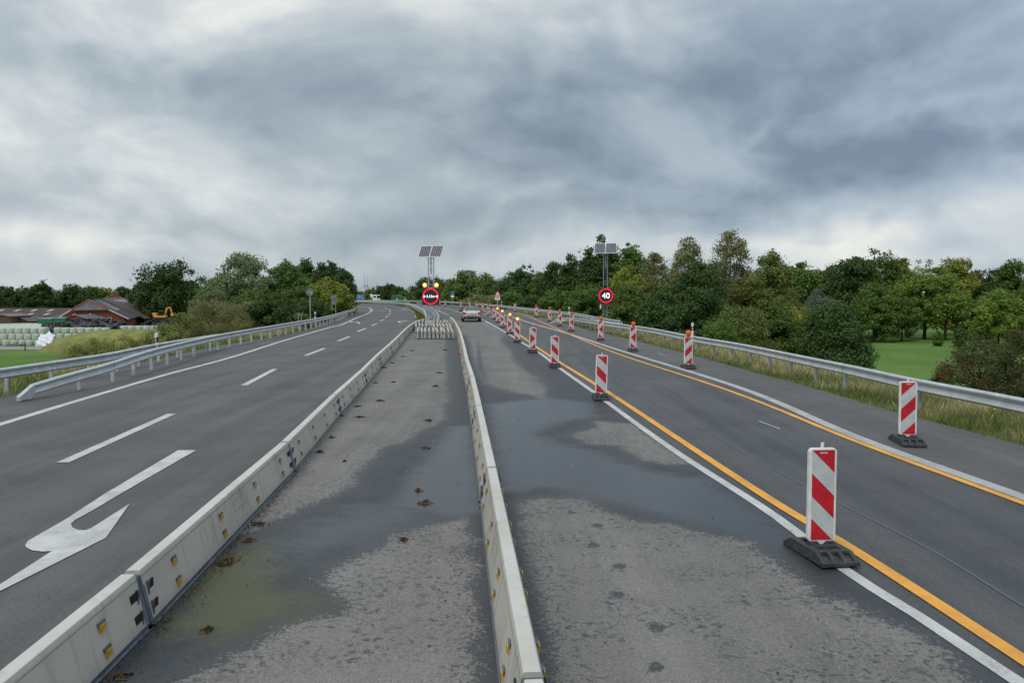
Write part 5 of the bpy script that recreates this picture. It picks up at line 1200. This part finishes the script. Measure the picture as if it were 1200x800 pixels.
b.add(vs, [(i * 8 + j, ((i + 1) % k) * 8 + j, ((i + 1) % k) * 8 + (j + 1) % 8, i * 8 + (j + 1) % 8) for i in range(k) for j in range(8)], M['tyre']); ty0 = b.build('old_tyre', smooth_=True); ut = [0]
def tyres(n, cx, cy, rx, ry, hf, label):
    for i in range(n):
        x = cx + random.uniform(-.9, .9) * rx; y = cy + random.uniform(-.95, .3) * ry; z = hf(x, y)
        if z < G0 + .6: continue
        o = ty0 if not ut[0] else ty0.copy()
        if ut[0]: C.objects.link(o)
        ut[0] = 1; o.location = (x, y, z + .1 + random.uniform(0, .08)); o.rotation_euler = (random.uniform(-.5, .7), random.uniform(-.5, .5), random.uniform(0, 6)); tag(o, label, 'tyre', 'old tyres weighing down the silage sheets')
tyres(95, -59.5, 112.5, 8.2, 5.6, h1, 'black old tyre lying on the long silage heap'); tyres(75, -51.3, 117.5, 4.6, 4.6, h2, 'black old tyre lying on the heap behind the right bale wall')
# tarpaulin
n = 26; u = np.linspace(0, 1, n); U, V = np.meshgrid(u, u); xw = (U - .5) * 2.2 * (1 - .25 * V); zz = V * 1.95 * (1 - .28 * np.abs(np.sin(U * 4.2 + .6)) * V); yy = 1.1 * V ** 1.4 + .09 * np.sin(U * 17 + V * 4) + .06 * np.sin(V * 19 + U * 9)
o = np_mesh('tarpaulin', np.stack([xw.ravel(), yy.ravel(), zz.ravel()], 1), grid_faces(n, n), [mat('white_tarpaulin', (.68, .69, .74), .4)]); o.location = (-60.4, 102.4, G0 + .02); tag(o, 'crumpled white tarpaulin hanging over the right end of the left bale stack', 'tarpaulin')
b = MB(); b.box((0, 0, .15), (2.2, .9, .3), M['sheet'], None, (.7, .5)); o = b.build('sheet_roll'); o.location = (-64, 102.3, G0); tag(o, 'dark rolled sheet lying in front of the left bale stack', 'sheet roll')
# farm track
tr = strip('farm_track', [Vector((-95, 95.6, 0)), Vector((-70, 95.4, 0)), Vector((-52, 96.5, 0))], [Vector((-95, 103.3, 0)), Vector((-70, 103.2, 0)), Vector((-52, 101, 0))], 30, mat('gravel_track', (.26, .25, .225), .9, 0, .2, .15, 2, .4, 20), G0 + .03)
for px_, lb in ((-12, 'brown fence post at the frame edge on the farm track'), (29, 'brown fence post by the track below the rolled sheet'), (55.3, 'brown fence post by the track below the white tarpaulin'), (83, 'brown fence post by the foot of the grass mound')):
    b = MB(); b.bar((0, 0, -.2), (0, 0, .85), (.15, .13), M['wood'], n=8); o = b.build('fence_post'); q = AT(px_, 400, 95); o.location = (q.x, 95, G0); tag(o, lb, 'fence post', 'fence posts along the farm track')
def hull(b, q, m): b.add(q, [(0, 1, 2, 3), (7, 6, 5, 4), (0, 4, 5, 1), (1, 5, 6, 2), (2, 6, 7, 3), (3, 7, 4, 0)], m)
def slab(b, quad, th, m):
    q = [Vector(p) for p in quad]; n = (q[1] - q[0]).cross(q[2] - q[0]).normalized()
    if n.z < 0: n = -n
    hull(b, q + [p - n * th for p in q], m)
# long barn
bx0, bx1 = -96, -73.2; yr, ye, zr, ze = 138., 128., .02, -1.72
root = thing('long_barn', 'long low barn with a brown roof and pale skylights at the left frame edge', 'barn', (bx0 / 2 + bx1 / 2, 133, G0)); ox = Vector(root.location)
b = MB(); hull(b, [Vector(p) - ox for p in [(bx0 + .4, ye + .4, G0 - .3), (bx1 - .4, ye + .4, G0 - .3), (bx1 - .4, 147.6, G0 - .3), (bx0 + .4, 147.6, G0 - .3), (bx0 + .4, ye + .4, ze - .05), (bx1 - .4, ye + .4, ze - .05), (bx1 - .4, 147.6, ze - .05), (bx0 + .4, 147.6, ze - .05)]], M['brick'])
b.prism([(ye + .4 - ox.y, ze - ox.z - .05), (yr - ox.y, zr - ox.z - .15), (147.6 - ox.y, ze - ox.z - .05)], bx1 - .6 - ox.x, bx1 - .4 - ox.x, M['brick'], 'YZ'); b.build('wall', root)
b = MB()
for q in ([(bx0, ye, ze), (bx1 + 1.2, ye, ze), (bx1 - 2.2, yr, zr), (bx0, yr, zr)], [(bx0, yr, zr), (bx1 - 2.2, yr, zr), (bx1, 148, ze), (bx0, 148, ze)]): slab(b, [Vector(p) - ox for p in q], .12, M['tile'])
for i in range(46):
    x = bx0 + .3 + i * .5 - ox.x
    if x + ox.x < bx1 - 2.2: b.bar((x, ye - ox.y, ze - ox.z + .02), (x, yr - ox.y, zr - ox.z + .02), .03, M['tile'])
rf = b.build('roof', root)
def on_roof(px, py):
    d = ray(px, py); n = Vector((0, -(zr - ze), (yr - ye))); p0 = Vector((0, ye, ze)); t = (p0 - Vector((0, 0, H))).dot(n) / d.dot(n); return Vector((0, 0, H)) + d * t
for px_, py_, mm in [(1, 364, 'skyl'), (20.5, 364, 'skyl'), (40, 364, 'skyl'), (59, 364, 'skyl2'), (15.5, 368.3, 'skyl'), (35.5, 368.3, 'skyl'), (55, 368.3, 'skyl')]:
    p = on_roof(px_, py_) - ox; sl = (zr - ze) / (yr - ye); b = MB(); slab(b, [p + Vector((a, c, c * sl + .07)) for a, c in ((-.34, -.75), (.34, -.75), (.34, .75), (-.34, .75))], .05, M[mm]); b.build('skylight', rf)
# brick barn with half-hipped gable
D = Vector((-.335, .943, 0)); Nn = Vector((.943, .335, 0)); A0 = Vector((AT(103, 351, 124).x, 124, G0)); root = thing('brick_barn', 'red brick barn with a grey and brown roof and round gable windows', 'barn', A0, atan2(.335, .943))
zR, zE = 1.55 - G0, -1.35 - G0; wl, wr = 4.2, 5.4; hipz = zR - 1.45; hx = 1.45 / (zR - zE)
b = MB()
pr = [(-wl, 0), (wr - .3, 0), (wr - .3, zE), (hx * wr, hipz), (-hx * wl, hipz), (-wl + .1, zE - .1)]
b.prism(pr, 0.0, .35, M['brick']); b.prism([(-wl, 0), (wr - .3, 0), (wr - .3, zE - .25), (-wl, zE - .25)], .36, 36, M['brick']); b.build('wall', root)
b = MB(); L1 = 15.0
slab(b, [(0, .9, zR), (0, L1, zR), (wr + .3, L1, zE - .1), (wr + .3, -.3, zE - .1)], .12, M['fibre']); slab(b, [(0, .9, zR), (0, 36, zR), (-wl - .3, 36, zE - .1), (-wl - .3, -.3, zE - .1)], .12, M['fibre'])
b.add([(0, .9, zR + .02), (hx * wr + .2, -.35, hipz - .05), (-hx * wl - .2, -.35, hipz - .05), (0, .9, zR - .1), (hx * wr + .2, -.35, hipz - .17), (-hx * wl - .2, -.35, hipz - .17)], [(0, 1, 2), (5, 4, 3), (0, 3, 4, 1), (1, 4, 5, 2), (2, 5, 3, 0)], M['fibre'])
for k_ in range(26):
    y = .3 + k_ * .58
    if y < L1: b.bar((.1, max(y, .95), zR + .03), (wr + .3, y, zE - .07), .05, M['fibre'])
rf = b.build('roof', root)
b = MB(); slab(b, [(0, L1 + .02, zR + .15), (0, 38, zR + .35), (wr + 4.4, 40, zE - .75), (wr + 1.4, L1 + .02, zE - .55)], .14, M['tile']); r2 = b.build('tiled_roof', root)
def on2(u, v):   # position on the tiled slope
    a = Vector((0, L1, zR + .15)).lerp(Vector((0, 38, zR + .35)), v); c = Vector((wr + 1.4, L1, zE - .55)).lerp(Vector((wr + 4.4, 40, zE - .75)), v); return a.lerp(c, u)
pm = mat('blue_roof_panels', (.12, .11, .26), .35)
for u0, u1, v0, v1 in [(.14, .32, .22, .72), (.46, .60, .25, .80), (.74, .88, .28, .85)]: b = MB(); slab(b, [on2(u0, v0) + Vector((0, 0, .1)), on2(u0, v1) + Vector((0, 0, .1)), on2(u1, v1) + Vector((0, 0, .1)), on2(u1, v0) + Vector((0, 0, .1))], .04, pm); b.build('solar_panel', r2)
for u0, u1, v0, v1 in [(.06, .62, .30, .36), (.06, .60, .52, .60)]:
    f = lambda u, v: Vector((0, .9, zR)).lerp(Vector((0, L1, zR)), v).lerp(Vector((wr + .3, -.3, zE - .1)).lerp(Vector((wr + .3, L1, zE - .1)), v), u) + Vector((0, 0, .09))
    b = MB(); slab(b, [f(u0, v0), f(u0, v1), f(u1, v1), f(u1, v0)], .04, M['skyl']); b.build('skylight', rf)
b = MB(); rt = mat('ridge_tile_red', (.33, .09, .06), .7)
b.bar((0, .85, zR + .05), (hx * wr + .2, -.4, hipz), .16, rt); b.bar((0, .85, zR + .05), (-hx * wl - .2, -.4, hipz), .16, rt); b.bar((hx * wr + .2, -.36, hipz - .04), (wr + .3, -.36, zE - .1), .15, M['white_trim']); b.bar((-hx * wl - .2, -.36, hipz - .04), (-wl - .3, -.36, zE - .1), .15, M['white_trim']); b.build('verge_boards', rf)
b = MB(); b.box((.1, 33, zR + .4), (.8, .8, 1.3), M['brick']); b.build('chimney', rf)
for x in (-1.95, .25):
    b = MB(); b.lathe([(.26, 0), (.26, -.08)], M['white_trim'], (x, -.0, zE + .55), 18, 'Y'); o = b.build('window', root); b = MB(); b.lathe([(.15, -.085), (.15, -.1)], M['dark'], (x, 0, zE + .55), 16, 'Y'); b.bar((x - .16, -.11, zE + .55), (x + .16, -.11, zE + .55), .03, M['white_trim']); b.build('pane', o)
b = MB(); b.box((3.0, -.03, zE - .05), (.5, .1, .42), M['white_trim']); o = b.build('window', root); b = MB(); b.box((3.0, -.09, zE - .05), (.34, .04, .28), M['dark']); b.build('pane', o)
b = MB(); b.box((3.0, -.05, zE - .75), (2.0, .1, .5), M['dark']); b.box((3.0, -.08, zE - .45), (2.15, .1, .12), M['white_trim']); b.build('gate', root)
# sheds
def shed(label, px0, px1, y_roof, Y, wallm, roofm, depth=5, hgt=.5, name='shed', peak=None):
    a, c = AT(px0, y_roof, Y), AT(px1, y_roof, Y); w = c.x - a.x; root = thing(name, label, 'shed', ((a.x + c.x) / 2, Y, G0)); zt = a.z - G0
    b = MB(); b.box((0, depth / 2, (zt - hgt) / 2), (w - .2, depth, zt - hgt), wallm); b.build('wall', root)
    b = MB(); pk = zt; lo = zt - hgt - .02
    for sx in (-1, 1): slab(b, [(0, -.2, pk), (0, depth + .2, pk), (sx * w / 2, depth + .2, lo), (sx * w / 2, -.2, lo)], .1, roofm)
    b.prism([(-w / 2 + .12, lo - .02), (w / 2 - .12, lo - .02), (0, pk - .12)], 0, .1, wallm); b.build('roof', root)
    b = MB(); b.box((0, -.04, (zt - hgt) * .35), (w * .6, .08, (zt - hgt) * .7), M['dark']); b.build('door', root)
shed('small dark shed with a tan roof at the left frame edge before the long barn', -16, 13, 367.6, 119, M['wood'], mat('tan_roof', (.17, .13, .10), .8), hgt=.35)
shed('low red brick annexe right of the dark shed', 13, 34, 371.8, 121, M['brick'], M['sheet'], hgt=.6, name='annexe'); shed('low shelter with a grey corrugated roof before the brick gable', 68, 108, 368.8, 119, M['brick'], M['fibre'], hgt=.7, name='shelter')
def trailer(px0, px1, yt, Y, label):
    a, c = AT(px0, yt, Y), AT(px1, yt, Y); w = c.x - a.x; root = thing('farm_trailer', label, 'trailer', ((a.x + c.x) / 2, Y, G0), 0, 'green farm trailers'); zt = a.z - G0
    b = MB(); b.box((0, 1.1, zt - .35), (w, 2.2, .7), M['green_paint'], None, (1.02, 1.05)); b.box((0, 1.1, zt + .03), (w + .05, 2.3, .05), M['skyl']); b.build('body', root)
    b = MB(); b.box((0, 1.1, zt - .8), (w * .9, .8, .2), M['black']); b.bar((w / 2, 1.1, zt - .85), (w / 2 + 1, 1.1, .4), .12, M['black']); b.build('chassis', root)
    for x in (-w * .2, w * .2):
        for y in (.1, 2.1): b = MB(); b.lathe([(.2, -.14), (.55, -.14), (.6, -.08), (.6, .08), (.55, .14), (.2, .14)], M['tyre'], (x, y, .6), 20, 'Y'); b.bar((x, y, .6), (x, 1.1, max(.6, zt - .9)), .12, M['black']); b.build('wheel', root)
trailer(44, 61, 373.4, 118.2, 'green trailer left of the black heap peak'); trailer(62.5, 76, 372.6, 117.9, 'green trailer right beside the grey roofed shelter')
# yellow loader working on the heap
q = AT(187, 366, 117.5); root = thing('excavator', 'small yellow excavator standing on the tyre covered heap', 'excavator', (q.x + .15, 117.5, h2(q.x + .15, 117.5) - .1), R(10))
b = MB()
for s in (-1, 1): b.prism([(-.9, .05), (.8, .05), (1.0, .2), (.9, .38), (-1.0, .38), (-1.05, .2)], s * .55 - .14, s * .55 + .14, M['black'])
b.build('tracks', root); b = MB(); b.box((0, 0, .55), (1.7, 1.2, .3), M['yellow_paint']); b.box((-.75, 0, .85), (.6, 1.1, .45), M['yellow_paint']); bevel(b.build('body', root), .04)
b = MB(); b.box((.1, -.2, 1.0), (.75, .7, .75), M['dark'], None, (.85, .9)); b.box((.1, -.2, 1.4), (.72, .7, .07), M['green_paint']); b.build('cab', root)
b = MB(); b.bar((.5, .2, .6), (.85, .2, 1.75), (.26, .2), M['yellow_paint']); b.bar((.85, .2, 1.75), (1.3, .2, 1.9), (.2, .18), M['yellow_paint']); b.bar((1.3, .2, 1.9), (1.55, .2, 1.0), (.18, .14), M['yellow_paint']); b.build('arm', root)
b = MB(); b.prism([(1.35, 1.0), (1.75, 1.05), (1.85, .7), (1.6, .5), (1.35, .7)], 0, .45, M['yellow_paint']); b.build('bucket', root)

# ------------------------------------------------------------------ distance: tanker, containers, works items, turbines
q = AT(436, 350, 300); root = thing('tank_lorry', 'white tank lorry on the far road beside the blue direction sign', 'lorry', (q.x, 300, gz(q.x, 300)), R(62)); wl_ = mat('lorry_white', (.72, .72, .72), .35)
dz = AT(436, 344.2, 300).z - root.location.z - 3.1
b = MB(); b.lathe([(.05, -2.6), (.8, -2.5), (1.15, -2.1), (1.22, 0), (1.15, 2.1), (.8, 2.5), (.05, 2.6)], wl_, (0, 1.5 + .9, 1.95), 24, 'Y'); bb = b.build('tank', root, True)
b = MB(); b.box((0, -2.2, 1.6), (2.3, 1.9, 2.5), wl_, None, (.95, .85)); bevel(b.build('cab', root), .1); b = MB(); b.box((0, -3.1, 2.1), (2.0, .12, .8), M['dark']); b.box((1.14, -2.2, 2.1), (.06, 1.0, .7), M['dark']); b.box((-1.14, -2.2, 2.1), (.06, 1.0, .7), M['dark']); b.build('window', root)
b = MB(); b.box((0, .9, .7), (1.2, 7.6, .25), mat('chassis_purple', (.05, .03, .12), .5)); b.build('chassis', root)
for y in (-2.2, 2.4, 3.7):
    for s in (-1, 1): b = MB(); b.lathe([(.2, -.15), (.45, -.15), (.5, -.1), (.5, .1), (.45, .15), (.2, .15)], M['tyre'], (s * 1.0, y, .5), 20, 'X'); b.build('wheel', root)
root.location.z += 0
def container(px0, px1, yt, Y, rz, hip, label, h=2.6):
    a, c = AT(px0, yt, Y), AT(px1, yt, Y); w = (c.x - a.x); root = thing('site_container', label, 'container', ((a.x + c.x) / 2, Y, gz((a.x + c.x) / 2, Y)), rz, 'green site containers'); z1 = a.z - root.location.z
    b = MB(); b.box((0, 1.2, z1 / 2), (w, 2.4, z1), M['green_paint'])
    for i in range(12): b.box((-w / 2 + (i + .5) * w / 12, -.02, z1 / 2), (.08, .05, z1 * .9), M['green_paint'])
    b.build('body', root)
    b = MB(); b.box((w * .25, -.06, z1 * .65), (w * .14, .05, z1 * .25), M['white_trim']); b.build('window', root)
    if hip: b = MB(); b.prism([(-w / 2 - .1, z1), (w / 2 + .1, z1), (w / 2 - .3, z1 + .45), (-w / 2 + .3, z1 + .45)], -.1, 2.5, M['fibre']); b.build('roof', root)
container(458, 468, 347.3, 262, R(-16), True, 'green site hut with a grey hipped roof at the far bend'); container(467.5, 477, 347.8, 258, R(6), False, 'green flat container right of the green site hut')
def cone(px, yb, m, label, name='traffic_cone', s=1):
    p = W(px, yb); root = thing(name, label, 'traffic cone', (p.x, p.y, .006), 0, 'works items on the far median')
    b = MB(); b.box((0, 0, .02), (.4 * s, .4 * s, .04), M['black']); b.build('foot', root); b = MB(); b.lathe([(.15 * s, .04), (.04 * s, .75 * s), (.02, .76 * s)], m, k=16); b.build('cone_body', root); b = MB(); b.lathe([(.108 * s, .34 * s), (.08 * s, .52 * s)], M['refl_white'], k=16); b.build('white_band', root)
cone(489.5, 358.2, M['lamp_case'], 'red traffic cone left of the round display on the far median', s=1.3); cone(493.5, 358.4, M['lamp_case'], 'red traffic cone nearest the round display on the far median', s=1.2)
b = MB(); b.box((0, 0, .3), (.9, .5, .5), M['sign_blue']); b.box((0, 0, .57), (.95, .55, .05), M['sign_white']); o = b.build('tool_box'); p = W(491.5, 358.8); o.location = (p.x, p.y, .02); tag(o, 'blue works box between the red cones on the far median', 'box'); 
p = W(413, 361); b = MB(); b.bar((-.6, 0, 0), (-.6, 0, 1), .06, M['galv']); b.bar((.6, 0, 0), (.6, 0, 1), .06, M['galv']); b.box((0, -.05, .85), (1.4, .03, .25), M['refl_white'])
for i in range(3): b.box((-.45 + i * .45, -.07, .85), (.2, .01, .25), M['refl_red'])
o = b.build('barrier_board'); o.location = (AT(411.5, 353.5, 150).x, 150, AT(411.5, 353.5, 150).z - .9); o.location.z = gz(o.location.x, 150) + .0; tag(o, 'red and white barrier board at the far left bend by the rail', 'barrier board')
tm = mat('turbine_haze_grey', (.30, .33, .36), .6)  # distance haze is put into this colour so the turbines stand out less
def turbine(px, py, Y, a0, Lb, label):
    q = AT(px, py, Y); root = thing('wind_turbine', label, 'wind turbine', (q.x, Y, LOW), 0, 'wind turbines on the horizon'); z = q.z - LOW
    b = MB(); b.bar((0, 4, 0), (0, 4, z), (4.2, 2.6), tm, n=12); b.build('tower', root); b = MB(); b.box((0, 3, z), (3.6, 11, 4), tm); b.build('nacelle', root)
    for k_ in range(3): a = a0 + k_ * 2 * pi / 3; b = MB(); b.bar((0, -3, z), (Lb * sin(a), -3, z + Lb * cos(a)), (3.6, 1.3), tm, h=1.5); b.build('blade', root)
turbine(427.6, 334, 3200, R(-3), 46, 'pale wind turbine above the tanker, left one with a blade straight up'); turbine(430.5, 334.6, 3600, R(3), 52, 'pale wind turbine just right of the leftmost one above the tanker')
turbine(437.8, 340.5, 3900, R(-4), 46, 'faint wind turbine half hidden by the trees right of the tanker'); turbine(442.8, 341, 4100, R(-8), 48, 'faintest wind turbine farthest right over the distant trees')
print('leaves', NLEAF[0])
# every thing carries its category
for o in bpy.data.objects:
    if o.parent is None and 'category' not in o.keys() and 'kind' not in o.keys() and o.type not in ('CAMERA', 'LIGHT'):
        o['category'] = {'barrier_element': 'barrier', 'guide_beacon': 'traffic beacon', 'delineator_post': 'delineator post'}.get(o.name.split('.')[0], 'object')
